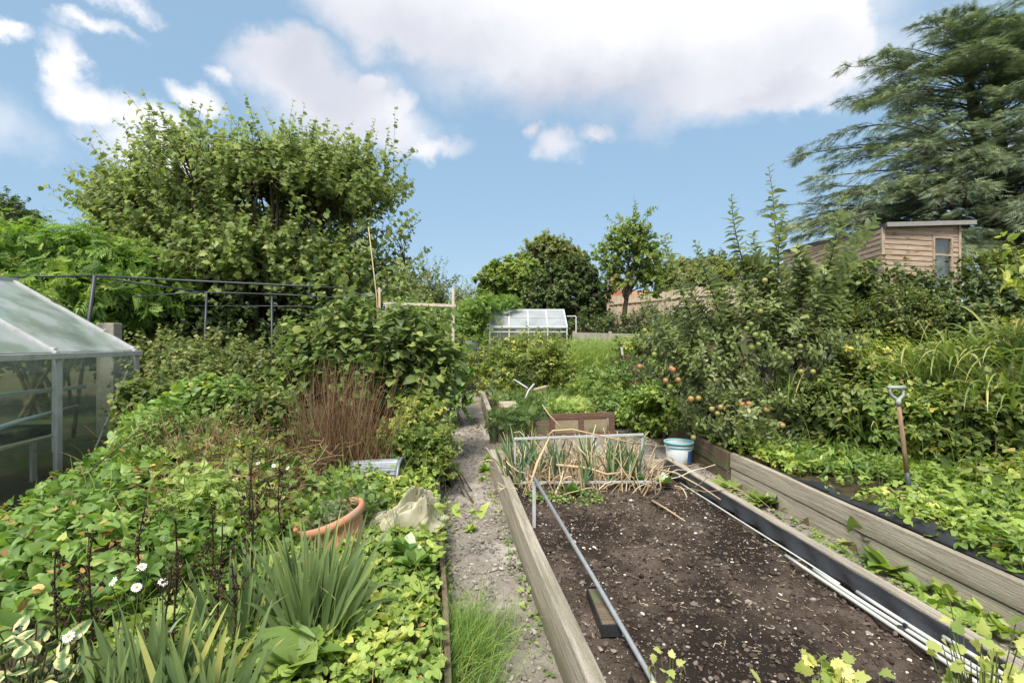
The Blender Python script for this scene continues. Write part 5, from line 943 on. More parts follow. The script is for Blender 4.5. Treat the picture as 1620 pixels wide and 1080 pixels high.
def strap(px, py, d, n, ln, wd, droop, sp, lab, mat='strap', name='daylily', cat='daylily', spread=.12, group=None, rm=.4, h0=None):
    c = P(px, py, d); c[2] = max(c[2], 0) if h0 is None else h0; root = thing(name, lab, cat, tuple(c), group)
    r = c + rng.normal(0, spread, (n, 3)) * [1, 1, .25]; dd = norm(rng.normal(0, sp, (n, 3)) * [1, 1, .3] + [0, 0, 1] + (r - c) * 1.5)
    blades('leaves', r, dd, ln * rng.uniform(.55, 1.15, n), 1.2 * wd * rng.uniform(.7, 1.2, n), droop * rng.uniform(.6, 1.3, n), M[mat], root, 8, rnd=np.clip(rng.normal(rm, .22, n), 0, 1)); return root
strap(1600, 575, 4.7, 100, .62, .026, 3.2, .55, 'tall strap-leaved clump arching at the right edge'); strap(1520, 580, 4.9, 80, .56, .024, 3.0, .6, 'strap-leaved clump left of the one at the edge'); strap(1470, 600, 5.1, 60, .55, .018, 2.4, .6, 'thin strap-leaved clump above the bramble by the fork'); strap(1585, 640, 4.5, 80, .6, .022, 2.8, .6, 'lower strap-leaved clump at the right edge above the terrace')
strap(1440, 690, 4.9, 34, .5, .02, 2.2, .55, 'sparse strap leaves right behind the fork'); strap(1375, 690, 5.1, 30, .5, .018, 1.8, .45, 'sparse strap leaves between fork and apple tree'); strap(1530, 740, 4.5, 26, .42, .018, 2.2, .5, 'short strap leaves low on the terrace at the right')
strap(1085, 600, 8.0, 30, .6, .02, 1.6, .5, 'dim strap leaves at the left foot of the apple tree'); strap(1245, 640, 5.3, 24, .45, .014, 1.6, .4, 'grassy strap leaves in the middle of the apple tree foot')
# terrace ground cover
tp_ = [(xt(1.6) + .06, 1.6), (4.6, 1.6), (4.9, 5), (3.6, 6.4), (xt(6.2), 6.4)]
bare = lambda x, y: np.where((((x - 2.85) / .42) ** 2 + ((y - 4.25) / .38) ** 2) < 1, .06, 1) * np.where(x < xt(y) + .12, .45, 1) * (.35 + fbm(x * 2, y * 2, 5))
q = region(5200, tp_, bare); cover('strawberry_plants', 'bright green strawberry leaves and weeds carpeting the right terrace', 'ground cover', q, .15, .095, 'tri', 'straw_leaf', stems=.25, tilt=.2)
q = region(5200, tp_, bare); cover('low_weeds', 'small mixed weeds among the terrace strawberries', 'weeds', q, .11, .055, 'oval', 'weed', jit=.6)
q = region(1400, [(xt(4) + .3, 4.2), (3.5, 4.4), (3.2, 6.2), (xt(6), 6.2)]); cover('low_weeds', 'taller fine weeds under the apple tree on the terrace', 'weeds', q, .22, .09, 'lance', 'weed', jit=.9, tilt=1)
q = region(3600, [(3.7, 3.2), (6.6, 3.2), (7.2, 7.2), (3.6, 7.2)]); cover('undergrowth', 'mixed leafy undergrowth covering the slope of the right bank', 'undergrowth', q, .32, .075, 'oval', 'midleaf', jit=.7, tilt=.8)
q = region(1500, [(3.7, 3.2), (6.6, 3.2), (7.2, 7.2), (3.6, 7.2)]); cover('undergrowth', 'yellowing bramble leaves creeping over the right bank', 'undergrowth', q, .36, .08, 'trif', 'yellowleaf', jit=.7, tilt=.8)
# side path plants
def rosette(px, py, h, n, ln, tpl, mat, lab, wide=1, el=.45, cat='plant', name='dock_plant', group=None, rm=.45):
    c = Gp(px, py, h); a = np.arange(n) * 2.4 + rng.uniform(0, 6); e = el + rng.uniform(-.2, .35, n) * np.linspace(1, 1.6, n); d = np.column_stack([np.cos(a) * np.cos(e), np.sin(a) * np.cos(e), np.sin(e)]); pos = c + d * ln * .08 + [0, 0, .01]
    nn = norm(np.array([0, 0, 1.]) - d * d[:, 2:3] + rng.normal(0, .15, (n, 3))); o = leaves(name, pos, d, nn, ln * rng.uniform(.6, 1.1, n), tpl, M[mat], None, np.clip(rng.normal(rm, .15, n), 0, 1), wide); tag(o, lab, cat, group); return o
rosette(1383, 868, .02, 16, .27, 'oval', 'weed', 'large dock rosette growing against the terrace board', 1.0); rosette(1405, 905, .01, 12, .2, 'oval', 'weed', 'second dock rosette just below the large one', 1); rosette(1455, 935, .0, 9, .15, 'oval', 'weed', 'smaller dock seedling on the side path towards the strawberries')
for i, (px, py) in enumerate(((1500, 950), (1545, 965), (1590, 985), (1530, 1000), (1600, 1010), (1470, 965), (1560, 985))):
    rosette(px, py, .02, 12, .13, 'tri', 'straw_leaf', ('strawberry plant on the side path between the two timber boards'), 1, .55, 'strawberry', 'strawberry_plant', 'strawberry plants on the side path')
q = region(650, [(xr(1.9) + .08, 1.9), (xt(1.9) - .06, 1.9), (xt(5) - .06, 5), (xr(5) + .08, 5)], lambda x, y: ss((fbm(x * 2.6, y * 2.6, 8) - .48) / .15) + (x > xt(y) - .16) * .3); cover('path_weeds', 'scattered small weeds on the narrow side path', 'weeds', q, .06, .045, 'oval', 'weed')
rosette(1200, 800, .02, 22, .15, 'lance', 'weed', 'narrow-leaved weed tuft against the middle of the terrace board', 2, .8); rosette(1165, 748, .02, 30, .2, 'lance', 'weed', 'feathery weed clump near the bucket by the terrace board', 2, .8); rosette(1220, 800, .02, 14, .12, 'oval', 'sedum', 'dark leafy weed beside the narrow-leaved tuft'); rosette(1148, 775, .02, 16, .16, 'oval', 'weed', 'broad-leaved weed beside the bed board near the bucket'); rosette(1140, 735, .05, 16, .18, 'oval', 'weed', 'weed clump right behind the bucket')
for px, py, lab in ((775, 728, 'bright weed patch on the path left of the onions'), (768, 745, 'small weed patch lower on the path by the onions'), (765, 760, 'tiny weed tuft on the path by the bed corner'), (745, 840, 'small-leaved seedling in the middle of the path')):
    rosette(px, py, .01, 18, .11 if py < 750 else .06, 'lance', 'straw_leaf', lab, 2.2, .5)
rosette(788, 726, .01, 26, .16, 'oval', 'weed', 'leafy green weed clump on the path beside the onions', 1.1, .5)
q = region(420, [(xp(2) + .02, 2), (xl(2) - .05, 2), (xl(4.8) - .05, 4.8), (xp(7), 7.4)], lambda x, y: np.where(np.minimum(x - xp(y), xl(y) - x) < .12, 1, .05)); cover('path_weeds', 'tiny weeds along both edges of the main path', 'weeds', q, .04, .035, 'oval', 'weed')
# ---- onions
for i in range(32):
    x = rng.uniform(.12, 1.25) if i > 9 else rng.uniform(.0, .35); y = rng.uniform(4.6, 5.35); c = np.array([x - .06, y, float(soilz(x, y))]); r = thing('leek_plant', 'upright blue-green leek with browning tips inside the aluminium frame', 'leek', tuple(c), 'leeks inside the aluminium frame')
    b = MB(); b.tube([c - [0, 0, .02], c + [0, 0, .10]], [[.013, .010]], 8); b.build('stem', M['leek'], r, True)
    n = 7; blades('leaves', np.tile(c + [0, 0, .09], (n, 1)), norm(rng.normal(0, .22, (n, 3)) + [0, 0, 1]), rng.uniform(.2, .42, n), .022, rng.uniform(.1, 1.2, n), M['leek'], r, 6, rnd=np.clip(rng.normal(.35, .3, n), 0, 1), fold=.5)
def strawbits(n, poly, h, lmin, lmax, r, upd, lab, name='onion_stalks', flat=False):
    q = region(n, poly); z = soilz(q[:, 0], q[:, 1]); p0 = np.column_stack([q, z + (rng.uniform(.02, h, n) if flat else 0)]); d = norm(rng.normal(0, 1, (n, 3)) * [1, .8, .12 if flat else .35] + [0, 0, 0 if flat else upd]); p1 = p0 + d * rng.uniform(lmin, lmax, n)[:, None]; p1[:, 2] = np.maximum(p1[:, 2], z + .01)
    C_ = curves(p0, p1, 7, sag=rng.normal(.02, .10, n), wob=.10); b = MB(); b.add(*tubes(C_, r * rng.uniform(.5, 1.2, (n, 1)) * np.linspace(1, .55, 7)[None], 5)[:2], a=np.repeat(rng.uniform(.1, 1, n), 35)); tag(b.build(name, M['straw'], None, True), lab, 'dry stalks', None, 'stuff')
OP = [(.02, 4.5), (1.3, 4.5), (1.25, 5.35), (-.05, 5.45)]
strawbits(270, OP, .1, .18, .46, .0075, 1.9, 'upright dry straw-coloured onion stems in the frame'); strawbits(55, [(.05, 4.45), (1.5, 4.4), (1.4, 5.2), (-.05, 5.4)], .1, .15, .55, .005, 0, 'fallen dry onion stalks tangled on the soil around the leeks', flat=True)
strawbits(26, [(.75, 4.6), (1.2, 4.6), (1.2, 5.1), (.75, 5.1)], .1, .2, .45, .008, 1.6, 'thick cluster of pale dry stems at the right of the frame')
strawbits(14, [(1.2, 4.5), (1.62, 4.5), (1.5, 5.1), (1.1, 5.1)], .15, .2, .8, .005, 0, 'long fallen pale stalks stretching towards the bucket', flat=True)
strawbits(9, [(-.0, 4.3), (.06, 4.3), (-.04, 5.4), (-.12, 5.4)], .12, .15, .3, .005, .6, 'dry stalks flopping over the left board of the bed', flat=True)
tag(rod('fallen_stalk', [P(866, 690, 4.7), P(875, 681, 4.7), P(905, 679, 4.7), P(945, 688, 4.75), P(1000, 700, 4.85), P(1055, 706, 5.0)], [[.008, .008, .008, .007, .006, .004]], 'straw', None, 8), 'long pale stalk bent across the top of the leeks', 'stalk')
tag(rod('fallen_stalk', [P(880, 735, 4.65), P(930, 740, 4.6), P(960, 750, 4.6), P(1000, 745, 4.7)], [[.012, .012, .010, .007]], 'straw', None, 8), 'thick pale stalk lying across the middle of the onions', 'stalk')
tag(rod('fallen_stalk', [P(838, 770, 4.45), P(850, 732, 4.6), P(870, 690, 4.7)], [[.013, .013, .008]], 'straw', None, 8), 'thick pale stem leaning right beside the front corner of the frame', 'stalk')
tag(rod('fallen_stalk', [Gp(1005, 735, .3), Gp(1070, 748, .3), Gp(1110, 770, .26), Gp(1140, 790, .24)], [[.008, .007, .006, .004]], 'straw', None, 6), 'pale stalk trailing along the liner by the right board', 'stalk')
for px, py, lab in ((1050, 768, 'small green squash seedling at the right end of the near rail'), (1008, 762, 'dark green seedling under the near rail'), (905, 780, 'low creeping weed in front of the leeks')):
    rosette(px, py, .2, 12, .11, 'lobed', 'sedum', lab, 1, .6)
q = region(200, [(.15, 4.25), (.8, 4.25), (.8, 4.5), (.1, 4.5)]); cover('low_weeds', 'small weeds at the near edge of the onion patch', 'weeds', q, .05, .04, 'oval', 'weed', zoff=soilz(q[:, 0], q[:, 1]))
# ---- left border
LB = [(xp(1.3) + .01, 1.3), (xp(4.6) + .0, 4.6), (-1.5, 4.7), (-2.0, 3.2), (-2.0, 1.3)]
q = region(4300, LB, lambda x, y: .35 + fbm(x * 2, y * 2, 1)); cover('strawberry_plants', 'bright yellow-green strawberry leaves filling the left border', 'ground cover', q, .11, .082, 'tri', 'straw_leaf', stems=.3, tilt=.25, rmean=.40)
q = region(3800, LB); cover('low_weeds', 'small-leaved weeds woven through the left border strawberries', 'weeds', q, .09, .045, 'oval', 'weed', jit=.6)
q = region(260, [(xp(3.2) + .04, 3.2), (xp(3.9) + .05, 3.9), (-.95, 3.9), (-.85, 3.2)]); cover('reddish_seedlings', 'reddish brown small leaves at the path side of the border', 'weeds', q, .05, .045, 'oval', 'currant')
rosette(660, 905, .2, 34, .15, 'oval', 'sedum', 'glossy dark green rosette in the left border near the path', 1.2, .7); rosette(640, 880, .22, 20, .13, 'oval', 'sedum', 'second smaller glossy rosette behind the dark one', 1.2, .7)
rosette(500, 1015, .2, 14, .2, 'oval', 'weed', 'broad-leaved foxglove rosette in front of the main iris', 1.5, .4); rosette(470, 1060, .2, 14, .2, 'oval', 'weed', 'broad-leaved rosette at the bottom of the border', 1.5, .5); rosette(606, 872, .2, 16, .12, 'oval', 'weed', 'broad green leaves beside the orange pot', 1.4, .5)
# irises
def iris(px, py, n, ln, lab, wd=.026, sp=.25, h=.2, spread=.055, rm=.35):
    c = Gp(px, py, h); r = thing('iris_clump', lab, 'iris', tuple(c), 'irises in the left border'); q = c + rng.normal(0, spread, (n, 3)) * [1.3, 1, .1]; a = (q - c) / spread
    d = norm(np.column_stack([a[:, 0] * sp * .8, a[:, 1] * sp * .5, np.ones(n)]) + rng.normal(0, .10, (n, 3))); face = norm(np.column_stack([rng.normal(0, .35, n), -np.ones(n), np.full(n, .2)]))
    blades('leaves', q, d, ln * rng.uniform(.55, 1.1, n), wd * rng.uniform(.65, 1.15, n), rng.uniform(.0, .55, n) + (rng.random(n) < .14) * 1.6, M['iris'], r, 8, np.clip(rng.normal(rm, .13, n) + (rng.random(n) < .04) * .6, 0, 1), fold=.08, taper=2.4, face=face); return r
iris(492, 1000, 120, .50, 'main fan-shaped iris clump in front of the orange pot'); iris(372, 1010, 34, .42, 'smaller iris clump just left of the main one'); iris(250, 1120, 46, .42, 'large iris clump behind the daisies at the bottom'); iris(330, 1130, 34, .38, 'iris clump between the daisies and the strawberries'); iris(180, 1150, 30, .36, 'iris clump at the bottom left corner beside the variegated leaves'); iris(420, 960, 26, .34, 'half hidden iris clump among the dark seed heads')
# daisies
pet = rndmat('white_petals', [(0, (.70, .70, .66)), (1, (.82, .82, .80))], .6); yc = rndmat('yellow_disc', [(0, (.55, .33, .02)), (1, (.72, .48, .04))])
def daisy(px, py, d, tilt, lab, r_=.028):
    c = P(px, py, d); g_ = np.array([c[0] + rng.normal(0, .04), c[1] + .05, float(gz(c[0], c[1]))]); r = thing('daisy', lab, 'daisy', tuple(g_), 'white daisies in the left border'); b = MB(); b.tube(curves(g_, c, 7, wob=.05)[0], .0022, 5); b.build('stem', M['stemgreen'], r)
    n_ = norm(np.array([tilt, -.7, .8])); u = norm(np.cross(n_, [0, 0, 1.])); v = np.cross(n_, u); a = np.arange(17) / 17 * 6.283 + rng.normal(0, .06, 17); dd = u * np.cos(a)[:, None] + v * np.sin(a)[:, None]
    leaves('petals', c + dd * .005, norm(dd - n_ * .12), np.tile(n_, (17, 1)), r_, 'oval', pet, r, wide=.6); b = MB(); V = rdir(50); V = V[(V @ n_) > 0][:24]; b = MB()
    for z_, rr in ((0, 1), (.35, .85), (.55, .5), (.6, .05)): pass
    t = np.linspace(0, 6.283, 13)[:-1]; rg = [c + n_ * r_ * zz_ + (u * np.cos(t)[:, None] + v * np.sin(t)[:, None]) * r_ * rr for zz_, rr in ((-.05, .25), (.04, .33), (.14, .24), (.18, .02))]; Fq = np.array([[k * 12 + i, k * 12 + (i + 1) % 12, (k + 1) * 12 + (i + 1) % 12, (k + 1) * 12 + i] for k in range(3) for i in range(12)]); b.add(np.concatenate(rg), Fq); b.build('disc', yc, r, True)
for px, py, d, tl, lab in ((178, 919, 2.25, -.5, 'white daisy lowest on the left of the trio, facing left'), (224, 896, 2.3, .2, 'highest white daisy of the trio above the iris leaves'), (216, 928, 2.2, .6, 'half-closed white daisy between the other two'), (258, 920, 2.3, .9, 'small nodding daisy bud at the right of the trio'), (108, 1006, 1.9, .2, 'cream faded daisy above the variegated leaves'), (408, 732, 3.6, 0, 'small white daisy by the brown dead stems'), (433, 736, 3.6, .3, 'small white daisy right of its neighbour by the dead stems'), (455, 740, 3.7, -.3, 'white daisy nearest the steel cloche')):
    daisy(px, py, d, tl, lab, .017 if d < 2.5 else .011)
# bergenia and variegated leaves, bottom left
for px, py, ln, lab in ((30, 960, .20, 'big round dark green bergenia leaves at the left edge'), (75, 1030, .17, 'round glossy bergenia leaves beside the variegated shrub'), (10, 900, .2, 'shaded round bergenia leaves by the greenhouse base')):
    c = Gp(px, py, .22); n = 9; a = rng.uniform(0, 6.28, n); pos = c + np.column_stack([np.cos(a) * .1, np.sin(a) * .1, rng.uniform(.05, .22, n)]); d = norm(np.column_stack([np.cos(a), np.sin(a) - .3, rng.uniform(.1, .7, n)])); nn = norm(np.array([0, -.5, 1.]) - d * .5 + rng.normal(0, .2, (n, 3)))
    r = thing('bergenia', lab, 'plant', tuple(c)); leaves('leaves', pos, d, nn, ln * rng.uniform(.7, 1.1, n), 'round', M['sedum'], r); mk('stalks', *tubes(curves(np.tile(c - [0, 0, .02], (n, 1)), pos, 4, wob=.05), .005, 5)[:2], M['stemgreen'], r)
c = P(15, 1075, 1.85); p = c + rng.normal(0, 1, (80, 3)) * [.13, .1, .07]; r = thing('variegated_shrub', 'cream edged variegated shrub in the bottom left corner', 'shrub', tuple(c - [0, 0, .4])); leaves('foliage', p, rdir(80, .3), norm(rng.normal(0, .5, (80, 3)) + [0, -.3, 1]), .07, 'round', M['cream'], r, rng.uniform(0, 1, 80), .75); mk('stems', *tubes(curves(np.tile(c - [0, 0, .4], (80, 1)), p, 5, wob=.08), .003, 4)[:2], M['bark'], r)
# bindweed heap
BW = [(-1.9, 2.3), (-1.7, 3.1), (-1.75, 4.1), (-2.6, 5.9), (-3.9, 6.6), (-4.35, 6.2), (-3.95, 5.3), (-3.65, 4.3), (-3.4, 3.1), (-3.0, 2.2)]
q = region(6800, BW, lambda x, y: .35 + fbm(x * 1.6, y * 1.6, 1)); cover('bindweed', 'heaped heart-leaved bindweed smothering the ground beside the greenhouse', 'bindweed', q, .26, .074, 'heart', 'heart', tilt=.5, jit=.4)
q = region(900, [(-3.7, 4.7), (-3.0, 4.3), (-2.9, 5.6), (-4.2, 6.1)]); cover('bindweed', 'large bright bindweed leaves climbing the greenhouse glass', 'bindweed', q, .42, .10, 'heart', 'heart', tilt=.5, jit=.4, rmean=.5)
q = region(3800, [(-1.75, 2.6), (-.95, 3.7), (-.75, 5.2), (-1.1, 5.8), (-3.0, 5.8), (-2.6, 4.2), (-2.1, 3.0)], lambda x, y: (.3 + fbm(x * 2, y * 2, 6)) * (1 - .92 * (np.abs(x + 1.2) < .4) * (np.abs(y - 4.35) < .4))); cover('undergrowth', 'tangled mixed undergrowth between pot, dead stems and bindweed', 'undergrowth', q, .30, .06, 'lobed', 'weed', jit=.7, tilt=.7)
q = region(1100, [(-2.3, 3.3), (-1.6, 3.3), (-1.6, 4.6), (-2.5, 4.7)]); z = gz(q[:, 0], q[:, 1]); C_ = curves(np.column_stack([q, z + rng.uniform(0, .15, 1100)]), np.column_stack([q + rng.normal(0, .16, (1100, 2)), z + rng.uniform(.02, .4, 1100)]), 6, sag=.15, wob=.25)
b = MB(); b.add(*tubes(C_, .0022, 3)[:2], a=np.repeat(rng.uniform(0, .9, 1100), 18)); tag(b.build('dead_tangle', M['stembrown']), 'tangle of thin dead brown stems beside the bindweed', 'dead stems', None, 'stuff')
q = region(900, LB); cover('dead_leaves', 'brown and yellow withered leaves lying among the border strawberries', 'dead leaves', q, .07, .05, 'oval', 'witherd', jit=.7)
q = region(700, BW); cover('dead_leaves', 'brown withered leaves caught in the bindweed', 'dead leaves', q, .28, .055, 'oval', 'witherd', jit=.8)
q = region(800, tp_, bare); cover('dead_leaves', 'brown and yellow withered leaves among the terrace strawberries', 'dead leaves', q, .12, .05, 'oval', 'witherd', jit=.7)
for q, lab in ((region(700, BW), 'thin grass blades and stems growing through the bindweed'), (region(420, LB), 'thin grass blades between the border strawberries'), (region(520, tp_, bare), 'thin grass blades on the right terrace')):
    n = len(q); tag(blades('grass', np.column_stack([q, gz(q[:, 0], q[:, 1])]), norm(rng.normal(0, .45, (n, 3)) + [0, 0, 1]), rng.uniform(.18, .5, n), .005, rng.uniform(.6, 2.4, n), M['strap'], None, 5), lab, 'grass', None, 'stuff')
# brown dead bundles
def bundle(px, py, d, n, h, sp, lab, mt='stembrown', r=.003, lean=0):
    c = P(px, py, d); c[2] = float(gz(c[0], c[1])); p0 = c + rng.normal(0, .09, (n, 3)) * [1.2, 1, 0]; p1 = p0 + np.column_stack([rng.normal(lean, sp, n), rng.normal(0, sp, n), h * rng.uniform(.5, 1.1, n)]) + (p0 - c) * .8
    C_ = curves(p0, p1, 8, sag=rng.normal(0, .03, n), wob=.07); b = MB(); b.add(*tubes(C_, r * rng.uniform(.6, 1.3, (n, 1)) * np.linspace(1, .45, 8)[None], 4)[:2], a=np.repeat(rng.beta(2, 2.4, n), 32)); tag(b.build('dead_stems', M[mt], None, True), lab, 'dead stems')
bundle(532, 760, 4.6, 260, .98, .11, 'dense upright bundle of red-brown dead stems before the round-leaved shrub'); bundle(488, 765, 4.5, 110, .7, .13, 'looser dead brown stems at the left of the dense bundle', lean=-.08); bundle(565, 755, 4.65, 120, .85, .12, 'dead brown stems at the right of the dense bundle leaning right', lean=.10); bundle(320, 740, 4.0, 120, .5, .2, 'low brown dead twigs standing in the bindweed')
# dark seed-head stalks
def deadstalk(px, py, py2, d, lab, dens=90):
    top = P(px, py, d); foot = P(px + rng.uniform(-14, 14), py2, d); foot[2] = min(foot[2], float(gz(foot[0], foot[1])) + .02); r = thing('seed_head_stalk', lab, 'dead flower', tuple(foot), 'dark seed-head stalks in the left border')
    C_ = curves(foot, top, 12, wob=.05)[0]; b = MB(); b.tube(C_, np.linspace(.005, .003, 12)[None], 5); br = []
    for k in range(7): i = rng.integers(4, 9); br.append(curves(C_[i], C_[i] + np.array([rng.normal(0, .07), rng.normal(0, .07), rng.uniform(.05, .2)]), 5, wob=.1)[0])
    b.add(*tubes(np.array(br), .0018, 4)[:2])
    allp = np.concatenate([C_[5:]] + [x[2:] for x in br]); p = allp[rng.integers(0, len(allp), dens)] + rng.normal(0, .007, (dens, 3)); g = (1 + 5 ** .5) / 2
    s_ = rng.uniform(.003, .009, dens); I = norm(np.array([[1, 0, 0], [-1, 0, 0], [0, 1, 0], [0, -1, 0], [0, 0, 1.], [0, 0, -1]])); Fo = np.array([[0, 2, 4], [2, 1, 4], [1, 3, 4], [3, 0, 4], [2, 0, 5], [1, 2, 5], [3, 1, 5], [0, 3, 5]])
    X_ = p[:, None] + I[None] * s_[:, None, None] * rng.uniform(.7, 1.4, (dens, 6, 1)); b.add(X_.reshape(-1, 3), (Fo[None] + (np.arange(dens) * 6)[:, None, None]).reshape(-1, 3), np.repeat(rng.uniform(0, 1, dens), 6)); b.build('stem', M['deadstalk'], r)
for px, py, py2, d, lab in ((150, 835, 1080, 2.1, 'dark seed-head stalk directly above the daisies, leftmost tall one'), (125, 940, 1075, 2.0, 'short dark seed-head stalk left of the daisies'), (278, 820, 1070, 2.2, 'tall dark seed-head stalk above the middle iris leaves'), (262, 900, 1075, 2.1, 'dark seed-head stalk beside the nodding daisy'), (350, 830, 1040, 2.3, 'dark seed-head stalk at the left of the small iris clump'), (395, 740, 980, 2.6, 'tall thin dark stalk rising through the tangle'), (372, 900, 1050, 2.2, 'low bent dark stalk leaning to the main iris'), (400, 700, 960, 3.0, 'dark stalk behind the thin tall one'), (440, 720, 930, 2.9, 'dark stalk just left of the orange pot'), (335, 800, 960, 2.7, 'short dark stalk by the dead brown tangle'), (225, 800, 960, 2.6, 'thin dark curved stalk over the bindweed leaves'), (90, 880, 1010, 2.1, 'greenish brown seed spike by the bergenia')):
    deadstalk(px, py, py2, d, lab)
# orange pot, netting, cloche
c = P(520, 812, 3.45); ground = float(gz(c[0], c[1])); root = thing('plant_pot', 'big orange plastic pot with thick rim tilted among the border plants', 'plant pot', (c[0], c[1], ground)); rt = Matrix.Rotation(R(-17), 3, 'Y') @ Matrix.Rotation(R(6), 3, 'X'); H = .40
def potlathe(prof, nm, mt):
    b = MB(); b.lathe(prof, (0, 0, 0), 40); V = np.concatenate(b.v) @ np.array(rt).T + c; b.v = [V]; b.build(nm, mt, root, True)
potlathe([(.0, -H), (.15, -H), (.165, -.3), (.205, -.055), (.195, -.05), (.15, -.33)], 'pot_body', M['terracotta']); potlathe([(.203, -.06), (.226, -.055), (.238, -.03), (.235, -.004), (.22, .004), (.205, -.006), (.198, -.05)], 'rim', M['terracotta']); potlathe([(0, -.075), (.1, -.07), (.197, -.08)], 'compost', M['soil'])
q = rng.normal(0, 1, (420, 2)) * [.09, .09]; k = np.hypot(q[:, 0], q[:, 1]) < .19; q = q[k]; V = np.column_stack([q, rng.uniform(-.06, .05, len(q))]) @ np.array(rt).T + c
leaves('pot_weeds', V, norm(rdir(len(q)) + [0, 0, .4]), norm(rng.normal(0, .5, (len(q), 3)) + [0, 0, 1]), .055, 'fern', M['thistle'], root)
q = region(340, [(-1.75, 3.6), (-.95, 3.6), (-1.0, 4.0), (-1.7, 4.0)]); cover('grey_weeds', 'grey-green low weeds between the orange pot and the steel cloche', 'weeds', q, .22, .09, 'fern', 'thistle', jit=.8)
# netting: crumpled translucent mesh
nm_, t_, o_ = newmat('khaki_netting'); g_ = N(t_, 'ShaderNodeNewGeometry'); df = N(t_, 'ShaderNodeBsdfPrincipled'); nn_ = N(t_, 'ShaderNodeTexNoise'); nn_.inputs['Scale'].default_value = 9; nn_.inputs['Detail'].default_value = 5; rp = ramp(t_, [(.3, (.50, .47, .33)), (.7, (.60, .56, .42))]); L(t_, g_.outputs['Position'], nn_.inputs['Vector']); L(t_, nn_.outputs['Fac'], rp.inputs[0]); L(t_, rp.outputs[0], df.inputs['Base Color']); df.inputs['Roughness'].default_value = .8
wv_ = N(t_, 'ShaderNodeLayerWeight'); wv_.inputs[0].default_value = .55; mr_ = N(t_, 'ShaderNodeMapRange'); mr_.inputs[3].default_value = .52; mr_.inputs[4].default_value = 1.0; L(t_, wv_.outputs['Facing'], mr_.inputs[0]); tb = N(t_, 'ShaderNodeBsdfTransparent'); ms = N(t_, 'ShaderNodeMixShader'); L(t_, mr_.outputs[0], ms.inputs[0]); L(t_, tb.outputs[0], ms.inputs[1]); L(t_, df.outputs[0], ms.inputs[2]); L(t_, ms.outputs[0], o_.inputs[0])
M['net'] = nm_
def net(nm, cx, cy, d, w_, dp, h, seed, parent, off=0.0):
    '''a crumpled sheet of netting: sharp folds, loops that lean over, and a ragged hem lying on the leaves'''
    c = P(cx, cy, d); A, B = np.meshgrid(np.linspace(-1, 1, 190), np.linspace(-1, 1, 130)); wx = fbm(A * 1.3 + seed, B * 1.3, 1, 2) - .5; wy = fbm(A * 1.3, B * 1.3 + seed, 5, 2) - .5
    n1 = fbm(A * 1.5 + 2.2 * wx + seed, B * 1.1 + 2.2 * wy, 3, 2); rid = np.clip(1 - 3.2 * np.abs(n1 - .5), 0, 1) ** 1.6; n2 = fbm(A * 3.4 + 3 * wy + seed, B * 2.6 + 3 * wx, 8, 2); rid2 = np.clip(1 - 3.5 * np.abs(n2 - .5), 0, 1) ** 1.5
    env = np.clip(1 - np.maximum(np.abs(A) ** 3, np.abs(B) ** 3), 0, 1) * (.35 + .65 * np.exp(-((A - .25) / .55) ** 2))
    Z = c[2] + off + h * env * (.35 + .75 * rid + .22 * rid2); k = 1 + .10 * np.sin(B * 7 + seed) * np.abs(A) + .08 * np.sin(A * 9 + seed)
    return grid(nm, c[0] + A * w_ * k + .05 * rid * env + .03 * wx, c[1] + B * dp * k - .10 * rid * env - .03 * rid2 * env, Z, 'net', parent)
root = thing('garden_netting', 'crumpled heap of sheer pale khaki netting between pot and path', 'netting', tuple(P(645, 825, 3.7)))
net('sheet', 640, 828, 3.72, .29, .17, .25, 3.3, root); net('sheet', 652, 826, 3.74, .22, .14, .22, 17.1, root, .01)
# corrugated cloche
cA_, cB_ = P(556, 748, 4.55), P(634, 745, 4.5); ax_ = norm(cB_ - cA_); root = thing('steel_cloche', 'half-round corrugated galvanised steel cloche behind the netting', 'cloche', tuple((cA_ + cB_) / 2 - [0, 0, .1])); th = np.linspace(-.15, np.pi + .15, 120); s_ = np.linspace(0, 1, 12); S_, TH = np.meshgrid(s_, th); rr = .165 + .006 * np.sin(TH * 30); ctr = cA_[None, None] - [0, 0, .06] + (cB_ - cA_)[None, None] * S_[..., None]; o_ = grid('corrugated_sheet', ctr[..., 0], ctr[..., 1] - np.cos(TH) * rr * 1.1, ctr[..., 2] + np.sin(TH) * rr, 'sheetsteel', root); m = o_.modifiers.new('t', 'SOLIDIFY'); m.thickness = .002
tp2 = np.array([[cB_[0] + .006, cB_[1] - math.cos(t) * .185, cB_[2] - .06 + math.sin(t) * .172] for t in np.linspace(-.3, np.pi + .3, 20)]); b = MB(); b.tube(tp2, .013, 8); b.build('end_hoop', M['sheetsteel'], root, True)
blu = pmat('blue_grey_mesh', [(0, (.05, .075, .10)), (.8, (.13, .17, .21))], 14, .5, .5); 
c = P(405, 665, 5.2); b = MB(); b.lathe([(.0, .34), (.1, .325), (.17, .27), (.2, .18), (.2, 0)], (c[0] - .1, c[1] + .45, float(gz(c[0], c[1]))), 24); tag(b.build('blue_cloche', blu, None, True), 'dull blue plastic dome half hidden left of the dead stems', 'cloche')
c = P(738, 541, 12.5); b = MB(); b.lathe([(.0, .55), (.18, .54), (.27, .46), (.29, .3), (.26, 0)], (c[0], c[1], c[2] - .5), 24); tag(b.build('blue_barrel', blu, None, True), 'blue barrel top showing behind the post left of the small greenhouse', 'barrel')
